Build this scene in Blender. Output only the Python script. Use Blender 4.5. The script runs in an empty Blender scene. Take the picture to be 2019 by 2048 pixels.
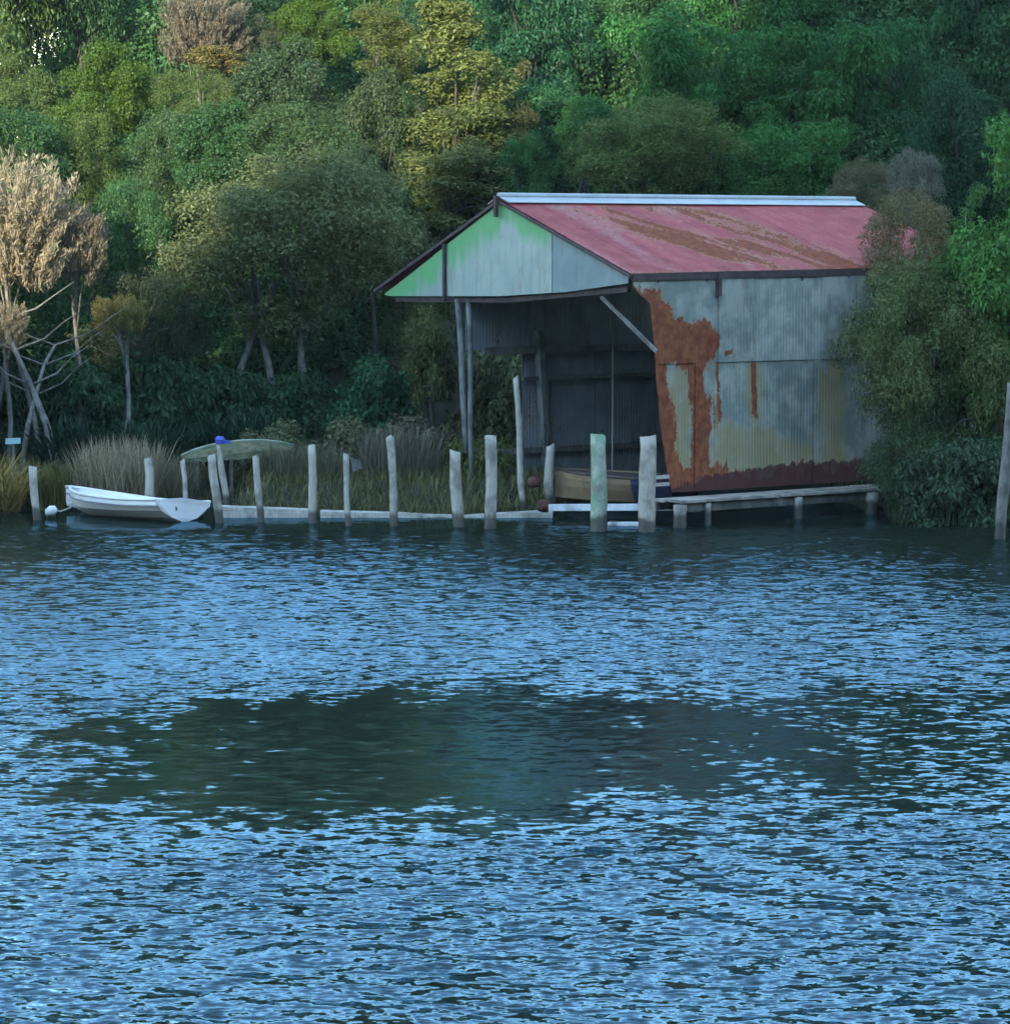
import bpy, math, random
import numpy as np
from mathutils import Vector, Matrix

# ------------------------------------------------------------------ camera, sky, sun, exposure
scn = bpy.context.scene
COL = scn.collection
EYE = np.array([0.0, 0.0, 5.0]); FPX = 6500.0; HOR = 480.0      # focal length and horizon row in pixels of the 2019 x 2048 photograph
PITCH = math.atan((1024.0 - HOR) / FPX)
cam_d = bpy.data.cameras.new('camera'); cam = bpy.data.objects.new('camera', cam_d); COL.objects.link(cam)
cam.location = EYE; cam.rotation_euler = (math.pi / 2 - PITCH, 0, 0)
cam_d.sensor_fit = 'HORIZONTAL'; cam_d.sensor_width = 36.0; cam_d.lens = 36.0 * FPX / 2019.0
cam_d.clip_start = 0.5; cam_d.clip_end = 2000
scn.camera = cam

SUN_AZ = np.array([-0.301, -0.954]); SUN_EL = math.radians(16.0)
world = bpy.data.worlds.new('World'); scn.world = world; world.use_nodes = True
wn = world.node_tree
sky = wn.nodes.new('ShaderNodeTexSky'); sky.sky_type = 'NISHITA'; sky.sun_disc = False
sky.sun_elevation = SUN_EL; sky.sun_rotation = math.atan2(SUN_AZ[0], SUN_AZ[1])
sky.ozone_density = 1.4; sky.dust_density = 0.0; sky.air_density = 1.2
wn.links.new(sky.outputs[0], wn.nodes['Background'].inputs[0])
wn.nodes['Background'].inputs[1].default_value = 0.15
sun_d = bpy.data.lights.new('sun', 'SUN'); sun_d.energy = 2.0; sun_d.angle = math.radians(0.5); sun_d.color = (1.0, 0.89, 0.70)
sun = bpy.data.objects.new('sun', sun_d); COL.objects.link(sun)
to_sun = Vector((SUN_AZ[0] * math.cos(SUN_EL), SUN_AZ[1] * math.cos(SUN_EL), math.sin(SUN_EL)))
sun.rotation_euler = to_sun.to_track_quat('Z', 'Y').to_euler(); sun.location = (-30, -60, 60)
vs = scn.view_settings
vs.view_transform = 'Standard'; vs.look = 'None'; vs.gamma = 1.0; vs.use_curve_mapping = False; vs.exposure = 2.65
scn.cycles.max_bounces = 5; scn.cycles.diffuse_bounces = 2; scn.cycles.glossy_bounces = 3; scn.cycles.transmission_bounces = 2
scn.cycles.adaptive_threshold = 0.02; scn.cycles.use_denoising = True; scn.cycles.volume_bounces = 0
scn.cycles.caustics_reflective = False; scn.cycles.caustics_refractive = False

# ------------------------------------------------------------------ helpers
FWD = np.array([0, math.cos(PITCH), -math.sin(PITCH)]); UP = np.array([0, math.sin(PITCH), math.cos(PITCH)]); RT = np.array([1.0, 0, 0])
def ray(px, py): return FWD * FPX + RT * (px - 1009.5) - UP * (py - 1024.0)
def at_y(px, py, Y):
    d = ray(px, py); return EYE + d * (Y / d[1])
def at_z(px, py, z=0.0):
    d = ray(px, py); return EYE + d * ((z - EYE[2]) / d[2])
def on_plane(px, py, P, n):
    d = ray(px, py); return EYE + d * (np.dot(P - EYE, n) / np.dot(d, n))
def sstep(a, b, x):
    t = np.clip((np.asarray(x, float) - a) / (b - a), 0, 1); return t * t * (3 - 2 * t)
def hash2(ix, iy, seed):
    h = (ix.astype(np.int64) * 374761393 + iy.astype(np.int64) * 668265263 + seed * 1442695041) & 0xFFFFFFFF
    h = ((h ^ (h >> 13)) * 1274126177) & 0xFFFFFFFF
    return ((h ^ (h >> 16)) & 0xFFFF) / 65535.0
def vnoise(x, y, seed=0):
    x = np.asarray(x, float); y = np.asarray(y, float)
    ix = np.floor(x); iy = np.floor(y); fx = x - ix; fy = y - iy
    fx = fx * fx * (3 - 2 * fx); fy = fy * fy * (3 - 2 * fy)
    a = hash2(ix, iy, seed); b = hash2(ix + 1, iy, seed); c = hash2(ix, iy + 1, seed); d = hash2(ix + 1, iy + 1, seed)
    return (a * (1 - fx) + b * fx) * (1 - fy) + (c * (1 - fx) + d * fx) * fy
def fbm(x, y, seed=0, o=4):
    s = 0; a = 0.5; t = 0
    for k in range(o):
        s = s + a * vnoise(np.asarray(x) * 2 ** k, np.asarray(y) * 2 ** k, seed + k * 17); t += a; a *= 0.5
    return s / t

def tag(o, label=None, cat=None, group=None, kind=None):
    if label: o['label'] = label
    if cat: o['category'] = cat
    if group: o['group'] = group
    if kind: o['kind'] = kind
    return o
def link(name, data, parent=None):
    o = bpy.data.objects.new(name, data); COL.objects.link(o)
    if parent is not None: o.parent = parent
    return o
def empty(name, loc=(0, 0, 0), label=None, cat=None, group=None):
    o = bpy.data.objects.new(name, None); COL.objects.link(o); o.location = loc; o.empty_display_size = 0.2
    return tag(o, label, cat, group)
def mesh_np(name, V, quads, mat, smooth=False, attrs=None):
    V = np.asarray(V, np.float32); Q = np.asarray(quads, np.int32); k = Q.shape[1]
    me = bpy.data.meshes.new(name)
    me.vertices.add(len(V)); me.vertices.foreach_set('co', V.ravel())
    me.loops.add(Q.size); me.loops.foreach_set('vertex_index', Q.ravel())
    me.polygons.add(len(Q)); me.polygons.foreach_set('loop_start', np.arange(0, Q.size, k, dtype=np.int32))
    if smooth: me.polygons.foreach_set('use_smooth', np.ones(len(Q), bool))
    me.update(calc_edges=True); me.validate()
    if attrs:
        for n, a in attrs.items():
            at = me.attributes.new(n, 'FLOAT', 'POINT'); at.data.foreach_set('value', np.asarray(a, np.float32).ravel())
    if mat: me.materials.append(mat)
    return me
def grid_quads(nu, nv):
    i = np.arange(nu - 1)[:, None] * nv + np.arange(nv - 1)[None, :]
    i = i.ravel(); return np.stack([i, i + nv, i + nv + 1, i + 1], 1)

class MB:                                   # collects simple solids into one mesh
    def __init__(s): s.v = []; s.f = []
    def add(s, V, F):
        b = len(s.v); s.v += [tuple(map(float, p)) for p in V]; s.f += [tuple(i + b for i in f) for f in F]; return s
    def frame_box(s, o, ax, ay, az, x0, x1, y0, y1, z0, z1):
        o, ax, ay, az = (np.asarray(t, float) for t in (o, ax, ay, az))
        V = [o + ax * x + ay * y + az * z for z in (z0, z1) for y in (y0, y1) for x in (x0, x1)]
        return s.add(V, [(0, 2, 3, 1), (4, 5, 7, 6), (0, 1, 5, 4), (2, 6, 7, 3), (0, 4, 6, 2), (1, 3, 7, 5)])
    def beam(s, a, b, w, h, up=(0, 0, 1)):
        a = np.asarray(a, float); b = np.asarray(b, float); d = b - a; L = np.linalg.norm(d); d /= L
        sd = np.cross(d, up); sd /= np.linalg.norm(sd); u = np.cross(sd, d)
        return s.frame_box(a, d, sd, u, 0, L, -w / 2, w / 2, -h / 2, h / 2)
    def tube(s, pts, rad, n=8, jit=0.0, rng=None):
        pts = [np.asarray(p, float) for p in pts]; V = []; F = []
        for k, p in enumerate(pts):
            d = pts[min(k + 1, len(pts) - 1)] - pts[max(k - 1, 0)]; d /= np.linalg.norm(d) + 1e-9
            e = np.cross(d, (0.31, 0.93, 0.11)); e /= np.linalg.norm(e); g = np.cross(d, e)
            for j in range(n):
                a = 2 * math.pi * j / n; r = rad[k] * (1 + (rng.uniform(-jit, jit) if rng else 0))
                V.append(p + r * (e * math.cos(a) + g * math.sin(a)))
        for k in range(len(pts) - 1):
            for j in range(n):
                F.append((k * n + j, k * n + (j + 1) % n, (k + 1) * n + (j + 1) % n, (k + 1) * n + j))
        F.append(tuple(range(n - 1, -1, -1))); F.append(tuple(range((len(pts) - 1) * n, len(pts) * n)))
        return s.add(V, F)
    def mesh(s, name, mat, smooth=False):
        me = bpy.data.meshes.new(name); me.from_pydata(s.v, [], s.f); me.update()
        if smooth: me.polygons.foreach_set('use_smooth', np.ones(len(me.polygons), bool))
        if mat: me.materials.append(mat)
        return me
    def obj(s, name, mat, parent=None, smooth=False): return link(name, s.mesh(name, mat, smooth), parent)

# ------------------------------------------------------------------ materials
class NT:
    def __init__(s, name):
        s.m = bpy.data.materials.new(name); s.m.use_nodes = True; s.t = s.m.node_tree; s.t.nodes.clear()
        s.out = s.n('ShaderNodeOutputMaterial')
    def n(s, typ, **kw):
        x = s.t.nodes.new(typ)
        for k, v in kw.items(): setattr(x, k, v)
        return x
    def l(s, a, b): s.t.links.new(a, b)
    def inp(s, sock, v):
        if v is None: return
        if isinstance(v, (int, float)): sock.default_value = v
        elif isinstance(v, (tuple, list)): sock.default_value = tuple(v) + ((1.0,) if len(v) == 3 and len(sock.default_value) == 4 else ())
        else: s.l(v, sock)
    def coord(s, kind='Object', scale=(1, 1, 1)):
        if kind == 'World': c = s.n('ShaderNodeNewGeometry').outputs['Position']
        else: c = s.n('ShaderNodeTexCoord').outputs[kind]
        m = s.n('ShaderNodeMapping'); m.inputs['Scale'].default_value = scale; s.l(c, m.inputs['Vector']); return m.outputs[0]
    def noise(s, vec, scale, detail=4, rough=0.55, dist=0.0):
        x = s.n('ShaderNodeTexNoise'); s.l(vec, x.inputs['Vector'])
        x.inputs['Scale'].default_value = scale; x.inputs['Detail'].default_value = detail
        x.inputs['Roughness'].default_value = rough; x.inputs['Distortion'].default_value = dist
        return x.outputs['Fac']
    def math(s, op, a, b=None, c=None, clamp=False):
        x = s.n('ShaderNodeMath', operation=op, use_clamp=clamp)
        for i, v in enumerate((a, b, c)): s.inp(x.inputs[i], v) if v is not None else None
        return x.outputs[0]
    def ramp(s, f, a, b):                      # smoothstep
        x = s.n('ShaderNodeMapRange', interpolation_type='SMOOTHSTEP'); s.inp(x.inputs[0], f)
        x.inputs[1].default_value = a; x.inputs[2].default_value = b; return x.outputs[0]
    def mix(s, f, a, b, mode='MIX'):
        x = s.n('ShaderNodeMix', data_type='RGBA', blend_type=mode); s.inp(x.inputs[0], f); s.inp(x.inputs[6], a); s.inp(x.inputs[7], b); return x.outputs[2]
    def attr(s, name): return s.n('ShaderNodeAttribute', attribute_name=name).outputs['Fac']
    def bump(s, h, strength=0.4, dist=0.01):
        x = s.n('ShaderNodeBump'); x.inputs['Strength'].default_value = strength; x.inputs['Distance'].default_value = dist; s.l(h, x.inputs['Height']); return x.outputs[0]
    def bsdf(s, col, rough=0.7, normal=None, metal=0.0, spec=0.4):
        x = s.n('ShaderNodeBsdfPrincipled'); s.inp(x.inputs['Base Color'], col); s.inp(x.inputs['Roughness'], rough)
        s.inp(x.inputs['Metallic'], metal); x.inputs['Specular IOR Level'].default_value = spec
        if normal is not None: s.l(normal, x.inputs['Normal'])
        s.l(x.outputs[0], s.out.inputs[0]); return x

def mat_wood(name, a, b, wet=0.33, moss=None):
    t = NT(name); c = t.coord('Object', (1, 1, 0.12)); w = t.coord('World')
    g = t.noise(c, 38, 5, 0.6); big = t.noise(w, 3.1, 3)
    col = t.mix(t.ramp(g, 0.3, 0.72), a, b)
    col = t.mix(t.math('MULTIPLY', t.ramp(big, 0.42, 0.68), 0.75), col, tuple(x * 0.45 for x in a))
    if moss: col = t.mix(t.math('MULTIPLY', t.ramp(t.noise(w, 5.0, 4), 0.42, 0.62), 0.8), col, moss)
    z = t.n('ShaderNodeSeparateXYZ'); t.l(t.n('ShaderNodeNewGeometry').outputs['Position'], z.inputs[0])
    wl = t.math('ADD', z.outputs[2], t.math('MULTIPLY', t.math('SUBTRACT', big, 0.5), -0.35))
    k = t.ramp(wl, wet, wet - 0.14)
    col = t.mix(t.math('MULTIPLY', k, 0.85), col, (0.035, 0.032, 0.022))
    t.bsdf(col, t.math('SUBTRACT', 0.85, t.math('MULTIPLY', k, 0.4)), t.bump(g, 0.6, 0.012)); return t.m

def mat_iron(name, pa, pb, rust_a, rust_b, ochre=(0.36, 0.28, 0.12), moss=(0.085, 0.34, 0.11)):
    t = NT(name); w = t.coord('World'); st = t.coord('World', (1, 1, 0.14))
    n1 = t.noise(w, 2.3, 5, 0.6); n2 = t.noise(w, 17, 4, 0.65); n3 = t.noise(st, 9, 4, 0.6)
    col = t.mix(t.ramp(n1, 0.40, 0.62), pa, pb)
    rnd = t.n('ShaderNodeObjectInfo').outputs['Random']
    col = t.mix(0.45, col, t.mix(rnd, tuple(x * 0.7 for x in pa), tuple(min(1, x * 1.05) for x in pb)))
    col = t.mix(t.math('MULTIPLY', t.ramp(n3, 0.5, 0.74), 0.35), col, tuple(x * 0.5 for x in pa))
    col = t.mix(t.math('MULTIPLY', t.ramp(n2, 0.6, 0.75), 0.4), col, tuple(min(1, x * 1.45) for x in pb))
    oc = t.math('ADD', t.attr('ochre'), t.math('MULTIPLY', t.math('SUBTRACT', n3, 0.5), 0.9))
    col = t.mix(t.math('MULTIPLY', t.ramp(oc, 0.15, 0.95), 0.75), col, ochre)
    ms = t.math('ADD', t.attr('moss'), t.math('MULTIPLY', t.math('SUBTRACT', n1, 0.5), 0.9))
    col = t.mix(t.math('MULTIPLY', t.ramp(ms, 0.25, 0.95), 0.85), col, moss)
    rr = t.math('ADD', t.attr('rust'), t.math('ADD', t.math('MULTIPLY', t.math('SUBTRACT', n2, 0.5), 1.5), t.math('MULTIPLY', t.math('SUBTRACT', n3, 0.5), 1.2)))
    halo = t.ramp(rr, 0.1, 0.5); rk = t.ramp(rr, 0.38, 0.62)
    col = t.mix(t.math('MULTIPLY', halo, 0.55), col, (0.33, 0.2, 0.09))
    rc = t.mix(t.ramp(t.noise(w, 7, 5, 0.65), 0.3, 0.7), rust_a, rust_b)
    col = t.mix(rk, col, rc)
    dk = t.ramp(t.math('ADD', t.attr('dark'), t.math('MULTIPLY', t.math('SUBTRACT', n2, 0.5), 0.6)), 0.35, 0.65)
    col = t.mix(t.math('MULTIPLY', dk, 0.92), col, (0.085, 0.028, 0.024))
    t.bsdf(col, t.math('ADD', 0.55, t.math('MULTIPLY', rk, 0.3)), t.bump(n2, 0.35, 0.006), spec=0.35); return t.m

def mat_plain(name, a, b, scale=4.0, rough=0.7, bump=0.2, spec=0.4):
    t = NT(name); w = t.coord('World'); n = t.noise(w, scale, 5, 0.6); f = t.noise(w, scale * 9, 3)
    col = t.mix(t.ramp(n, 0.3, 0.7), a, b); col = t.mix(t.math('MULTIPLY', t.ramp(f, 0.55, 0.8), 0.3), col, tuple(x * 0.5 for x in a))
    t.bsdf(col, rough, t.bump(f, bump, 0.008), spec=spec); return t.m

def mat_leaf(name, trans=0.25):
    t = NT(name); oi = t.n('ShaderNodeObjectInfo'); ge = t.n('ShaderNodeNewGeometry')
    r = ge.outputs['Random Per Island']
    k = t.math('ADD', 0.6, t.math('MULTIPLY', r, 0.8))
    v = t.n('ShaderNodeHueSaturation'); t.l(oi.outputs['Color'], v.inputs['Color']); t.l(k, v.inputs['Value'])
    big = t.noise(t.coord('Object'), 0.9, 3)
    t.l(t.math('ADD', 0.478, t.math('MULTIPLY', big, 0.044)), v.inputs['Hue'])
    d = t.n('ShaderNodeBsdfDiffuse'); t.l(v.outputs[0], d.inputs['Color'])
    tr = t.n('ShaderNodeBsdfTranslucent'); t.l(v.outputs[0], tr.inputs['Color'])
    m = t.n('ShaderNodeMixShader'); m.inputs[0].default_value = trans; t.l(d.outputs[0], m.inputs[1]); t.l(tr.outputs[0], m.inputs[2])
    g = t.n('ShaderNodeBsdfGlossy'); g.inputs['Roughness'].default_value = 0.45; g.inputs['Color'].default_value = (1, 1, 1, 1)
    m2 = t.n('ShaderNodeMixShader'); m2.inputs[0].default_value = 0.01; t.l(m.outputs[0], m2.inputs[1]); t.l(g.outputs[0], m2.inputs[2])
    t.l(m2.outputs[0], t.out.inputs[0]); return t.m

M = {}
M['wood'] = mat_wood('weathered_wood', (0.34, 0.31, 0.26), (0.50, 0.46, 0.39))
M['wood_green'] = mat_wood('algae_wood', (0.33, 0.36, 0.28), (0.48, 0.50, 0.40), moss=(0.16, 0.30, 0.17))
M['wood_dark'] = mat_wood('dark_wood', (0.12, 0.11, 0.095), (0.22, 0.21, 0.185))
M['wood_mid'] = mat_wood('grey_post_wood', (0.12, 0.125, 0.118), (0.22, 0.225, 0.21))
M['wood_pale'] = mat_wood('bleached_plank', (0.40, 0.38, 0.33), (0.60, 0.57, 0.50), wet=0.0)
M['wood_white'] = mat_wood('white_painted_wood', (0.66, 0.68, 0.70), (0.8, 0.8, 0.8), wet=0.06)
M['iron_wall'] = mat_iron('peeling_iron', (0.155, 0.20, 0.18), (0.43, 0.435, 0.37), (0.17, 0.04, 0.018), (0.33, 0.105, 0.04))
M['iron_gable'] = mat_iron('painted_gable_iron', (0.27, 0.33, 0.30), (0.36, 0.41, 0.37), (0.20, 0.06, 0.03), (0.3, 0.1, 0.04))
M['iron_gable_dark'] = mat_iron('darker_gable_iron', (0.18, 0.24, 0.245), (0.24, 0.30, 0.30), (0.20, 0.06, 0.03), (0.3, 0.1, 0.04))
M['iron_roof'] = mat_iron('faded_red_roof_iron', (0.27, 0.03, 0.028), (0.40, 0.075, 0.065), (0.15, 0.035, 0.016), (0.27, 0.07, 0.028), ochre=(0.50, 0.24, 0.22))
M['iron_dark'] = mat_iron('dark_interior_iron', (0.22, 0.26, 0.30), (0.32, 0.36, 0.38), (0.08, 0.03, 0.02), (0.1, 0.05, 0.03))
M['cap'] = mat_plain('galvanised_cap', (0.30, 0.33, 0.35), (0.38, 0.41, 0.42), 3, 0.5)
M['trim_dark'] = mat_plain('dark_trim', (0.045, 0.03, 0.03), (0.09, 0.06, 0.055), 5, 0.8)
M['dinghy'] = mat_plain('white_fibreglass', (0.78, 0.76, 0.74), (0.85, 0.83, 0.81), 2.5, 0.4, 0.05)
M['strake'] = mat_plain('grey_rubber', (0.22, 0.21, 0.25), (0.3, 0.29, 0.32), 6, 0.6)
M['tan'] = mat_plain('tan_hull', (0.20, 0.135, 0.075), (0.27, 0.19, 0.11), 3, 0.6)
M['navy'] = mat_plain('navy_paint', (0.022, 0.026, 0.06), (0.035, 0.04, 0.08), 4, 0.5)
M['blue'] = mat_plain('blue_plastic', (0.05, 0.08, 0.42), (0.08, 0.12, 0.5), 4, 0.5)
M['rust'] = mat_plain('rusty_steel', (0.06, 0.026, 0.018), (0.11, 0.045, 0.026), 9, 0.85)
M['rope'] = mat_plain('old_rope', (0.3, 0.3, 0.26), (0.42, 0.4, 0.34), 20, 0.9)
M['moss_hull'] = mat_plain('mossy_green_hull', (0.045, 0.085, 0.045), (0.17, 0.15, 0.07), 6, 0.8)
M['moss_brown'] = mat_plain('mossy_brown_plank', (0.07, 0.075, 0.035), (0.19, 0.17, 0.10), 8, 0.9, 0.5)
M['teal'] = mat_plain('pale_teal_board', (0.25, 0.45, 0.48), (0.33, 0.52, 0.55), 5, 0.6)
M['white'] = mat_plain('white_plastic', (0.7, 0.74, 0.72), (0.8, 0.82, 0.8), 6, 0.5)
M['bark'] = mat_wood('grey_bark', (0.12, 0.11, 0.095), (0.27, 0.26, 0.225), wet=-5)
M['bark_dark'] = mat_wood('dark_bark', (0.045, 0.04, 0.035), (0.11, 0.10, 0.085), wet=-5)
M['leaf'] = mat_leaf('leaf', 0.25)
M['dry'] = mat_leaf('dry_leaf', 0.35)
M['ground'] = mat_plain('leaf_litter', (0.018, 0.022, 0.012), (0.04, 0.042, 0.022), 0.8, 0.95)

# ------------------------------------------------------------------ terrain
def shore_y(x):
    x = np.asarray(x, float)
    y = 58.9 + 0.25 * np.sin(x * 0.9) + 0.2 * np.sin(x * 2.3 + 1)
    y = y + 6.5 * sstep(0.6, 2.0, x) * (1 - sstep(5.6, 7.4, x))
    y = y + 1.5 * sstep(-9.6, -8.9, x) * (1 - sstep(-5.3, -4.6, x))
    return y - 1.0 * sstep(6.2, 8.0, x)
T_Q = [-60, -35, -28, -26.3, -24.8, -22.5, -20.5, -18, -10, 20]; T_Z = [0, 0.5, 1.0, 2.2, 5.4, 6.4, 11.0, 19, 24, 26]  # skyline of the unseen ridge, shaped so its shadow edge crosses the trees
def ground_z(x, y):
    x, y = np.broadcast_arrays(np.asarray(x, float), np.asarray(y, float))
    d = y - shore_y(x)
    z = np.where(d < 0, -1.8 * sstep(0, -5, d), 0.0)
    z = z + 0.42 * sstep(0.0, 1.6, d) + 0.03 * np.clip(d, 0, 8)
    tt = x / np.maximum(y, 1.0)
    sl = 0.12 + 0.27 * sstep(-0.150, -0.095, tt)
    z = z + sl * np.clip(d - 8, 0, 37)
    z = z + np.clip(d - 2, 0, 8) / 8 * (fbm(x * 0.3, y * 0.3, 3) - 0.5) * 0.9
    # the near bank below the camera, and an unseen hill behind it shaped to shade the scene
    n = 8.0 - y
    z = np.where(n > 0, -1.8 + 5.0 * sstep(0, 8, n) + 0.1 * np.clip(n - 8, 0, 10), z)
    q = x * 0.954 - y * 0.301
    ridge = 174.0 * math.tan(SUN_EL) + np.interp(q, T_Q, T_Z)
    z = np.where(n > 18, np.maximum(z, 4.2 + (ridge - 4.2) * sstep(18, 108, n) * (1 - 0.6 * sstep(130, 260, n))), z)
    return z
def axis(*seg):
    a = [np.linspace(s0, s1, n, endpoint=False) for s0, s1, n in seg]; return np.concatenate(a + [[seg[-1][1]]])
gx = axis((-700, -120, 16), (-120, -24, 40), (-24, 24, 130), (24, 120, 36), (120, 700, 16))
gy = axis((-420, -180, 12), (-180, 0, 70), (0, 54, 24), (54, 76, 80), (76, 180, 52), (180, 900, 20))
X, Y = np.meshgrid(gx, gy, indexing='ij')
ground = link('ground', mesh_np('ground', np.stack([X, Y, ground_z(X, Y)], -1).reshape(-1, 3), grid_quads(len(gx), len(gy)), M['ground'], True))
tag(ground, kind='structure')

# ------------------------------------------------------------------ water: a real rippled surface, ruffled by wind in patches
def wave_amp(x, y):
    wob = fbm(x * 0.45, y * 0.35, 41, 3) - 0.5; rag = fbm(x * 1.6, y * 0.8, 43, 4) - 0.5
    e = ((x + 0.6) / 4.4) ** 2 + ((y - 31.6 - 0.1 * x) / 4.9) ** 2                            # the calm lane in mid-lake
    e2 = ((x - 2.5) / 8.5) ** 2 + ((y - 31.4 - 0.1 * x) / 4.4) ** 2
    fin = fbm(x * 4.5, y * 2.2, 47, 3) - 0.5
    calm = 1 - sstep(0.4, 1.5, e + 0.7 * wob + 0.8 * rag + 0.9 * fin); half = 1 - sstep(0.4, 1.6, e2 + 1.2 * wob + 1.6 * rag + 1.2 * fin)
    c = 1 - np.maximum(0.87 * calm, 0.6 * half)
    lee = 1 - 0.8 * sstep(54.9, 56.8, y + 1.2 * wob)                                            # lee of the far shore
    far = sstep(33, 39, y); left = 1 - sstep(-6, 4, x)
    ruffle = c * lee * (1 - 0.5 * far * (0.4 + 0.6 * left)) * (1.12 - 0.12 * left) * (1 + 1.0 * (fbm(x * 0.9, y * 0.5, 9, 3) - 0.5))
    lean = np.clip(c - 0.15, 0, 1) * lee * (0.03 + 0.075 * far + 0.045 * left)                  # wind-steepened faces lean to the near shore
    return ruffle, lean
def water_height(x, y):
    rng = np.random.default_rng(5); h = np.zeros_like(x)
    x, y = x + 0.5 * (fbm(x * 1.1, y * 1.1, 51, 2) - 0.5) + 0.10 * (fbm(x * 4, y * 4, 53, 2) - 0.5), y + 0.5 * (fbm(x * 1.1, y * 1.1, 52, 2) - 0.5) + 0.10 * (fbm(x * 4, y * 4, 54, 2) - 0.5)
    for k in range(60):
        lam = 0.3 * (1.1 / 0.3) ** rng.random(); th = rng.normal(math.radians(82), 0.6)
        kx, ky = 2 * math.pi / lam * math.cos(th), 2 * math.pi / lam * math.sin(th)
        s = 0.009 * (0.6 + 0.8 * rng.random()) * (lam / 0.5) ** 0.2
        h += s * lam / (2 * math.pi) * np.sin(kx * x + ky * y + rng.random() * 6.283)
    return h
rows = []; yy = 17.0
while yy < 66.0:
    rows.append(yy); yy += 0.0003 * yy * math.sqrt(yy) + 0.02
rows = np.array(rows); ns = 520
ss = np.linspace(-0.36, 0.36, ns)
Yw = np.repeat(rows[:, None], ns, 1); Xw = Yw * ss[None, :]
RUF, LEAN = wave_amp(Xw, Yw)
Zw = water_height(Xw, Yw) * RUF
edge = sstep(0.36, 0.33, np.abs(Xw / Yw)) * sstep(17, 17.5, Yw) * sstep(66, 65, Yw)
Zw *= edge
V = np.stack([Xw, Yw, Zw], -1).reshape(-1, 3); Q = grid_quads(len(rows), ns)[:, ::-1]
nb = len(V); y0, y1 = rows[0], rows[-1]; a0, a1 = y0 * 0.36, y1 * 0.36
i00, i01 = 0, ns - 1; i10, i11 = (len(rows) - 1) * ns, len(rows) * ns - 1
E_ = np.array([[-300, 2, 0], [300, 2, 0], [-300, 70, 0], [300, 70, 0]], float)
V = np.vstack([V, E_])
Q = np.vstack([Q, [[nb, nb + 1, i01, i00], [nb + 1, nb + 3, i11, i01], [nb + 3, nb + 2, i10, i11], [nb + 2, nb, i00, i10]]])
t = NT('lake_water'); w = t.coord('World', (1, 1.0, 1))
def slopes(sc, amp, det):
    x_ = t.n('ShaderNodeTexNoise'); t.l(t.coord('World', (0.62, 1.0, 1.0)), x_.inputs['Vector']); x_.inputs['Scale'].default_value = sc; x_.inputs['Detail'].default_value = det; x_.inputs['Roughness'].default_value = 0.5
    s_ = t.n('ShaderNodeVectorMath', operation='SUBTRACT'); t.l(x_.outputs['Color'], s_.inputs[0]); s_.inputs[1].default_value = (0.5, 0.5, 0.5)
    m_ = t.n('ShaderNodeVectorMath', operation='MULTIPLY'); t.l(s_.outputs[0], m_.inputs[0]); m_.inputs[1].default_value = (amp, amp, 0.0); return m_.outputs[0]
sa = t.n('ShaderNodeVectorMath', operation='ADD'); t.l(slopes(7.5, 1.0, 2), sa.inputs[0]); t.l(slopes(20.0, 0.55, 2), sa.inputs[1])
sm = t.n('ShaderNodeVectorMath', operation='SCALE'); t.l(sa.outputs[0], sm.inputs[0]); t.l(t.attr('ruffle'), sm.inputs['Scale'])
sn = t.n('ShaderNodeVectorMath', operation='ADD'); t.l(t.n('ShaderNodeNewGeometry').outputs['Normal'], sn.inputs[0]); ln = t.n('ShaderNodeCombineXYZ'); t.l(t.math('MULTIPLY', t.attr('lean'), -1.0), ln.inputs[1]); sl_ = t.n('ShaderNodeVectorMath', operation='ADD'); t.l(sm.outputs[0], sl_.inputs[0]); t.l(ln.outputs[0], sl_.inputs[1]); t.l(sl_.outputs[0], sn.inputs[1])
nm = t.n('ShaderNodeVectorMath', operation='NORMALIZE'); t.l(sn.outputs[0], nm.inputs[0]); nrm = nm.outputs[0]
df = t.n('ShaderNodeBsdfDiffuse'); df.inputs['Color'].default_value = (0.013, 0.018, 0.010, 1)
gl = t.n('ShaderNodeBsdfGlossy'); gl.inputs['Color'].default_value = (0.45, 0.76, 1.0, 1); gl.inputs['Roughness'].default_value = 0.09; t.l(nrm, gl.inputs['Normal'])
fr = t.n('ShaderNodeFresnel'); fr.inputs['IOR'].default_value = 1.33; t.l(nrm, fr.inputs['Normal'])
k = t.n('ShaderNodeMapRange'); t.l(fr.outputs[0], k.inputs[0]); k.inputs[1].default_value = 0.0; k.inputs[2].default_value = 0.6; k.inputs[3].default_value = 0.015; k.inputs[4].default_value = 0.50
ms = t.n('ShaderNodeMixShader'); t.l(k.outputs[0], ms.inputs[0]); t.l(df.outputs[0], ms.inputs[1]); t.l(gl.outputs[0], ms.inputs[2]); t.l(ms.outputs[0], t.out.inputs[0])
water = link('water', mesh_np('water', V, Q, t.m, True, dict(ruffle=np.concatenate([RUF.ravel(), [0.8] * 4]), lean=np.concatenate([LEAN.ravel(), [0.06] * 4])))); tag(water, kind='structure')

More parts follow.
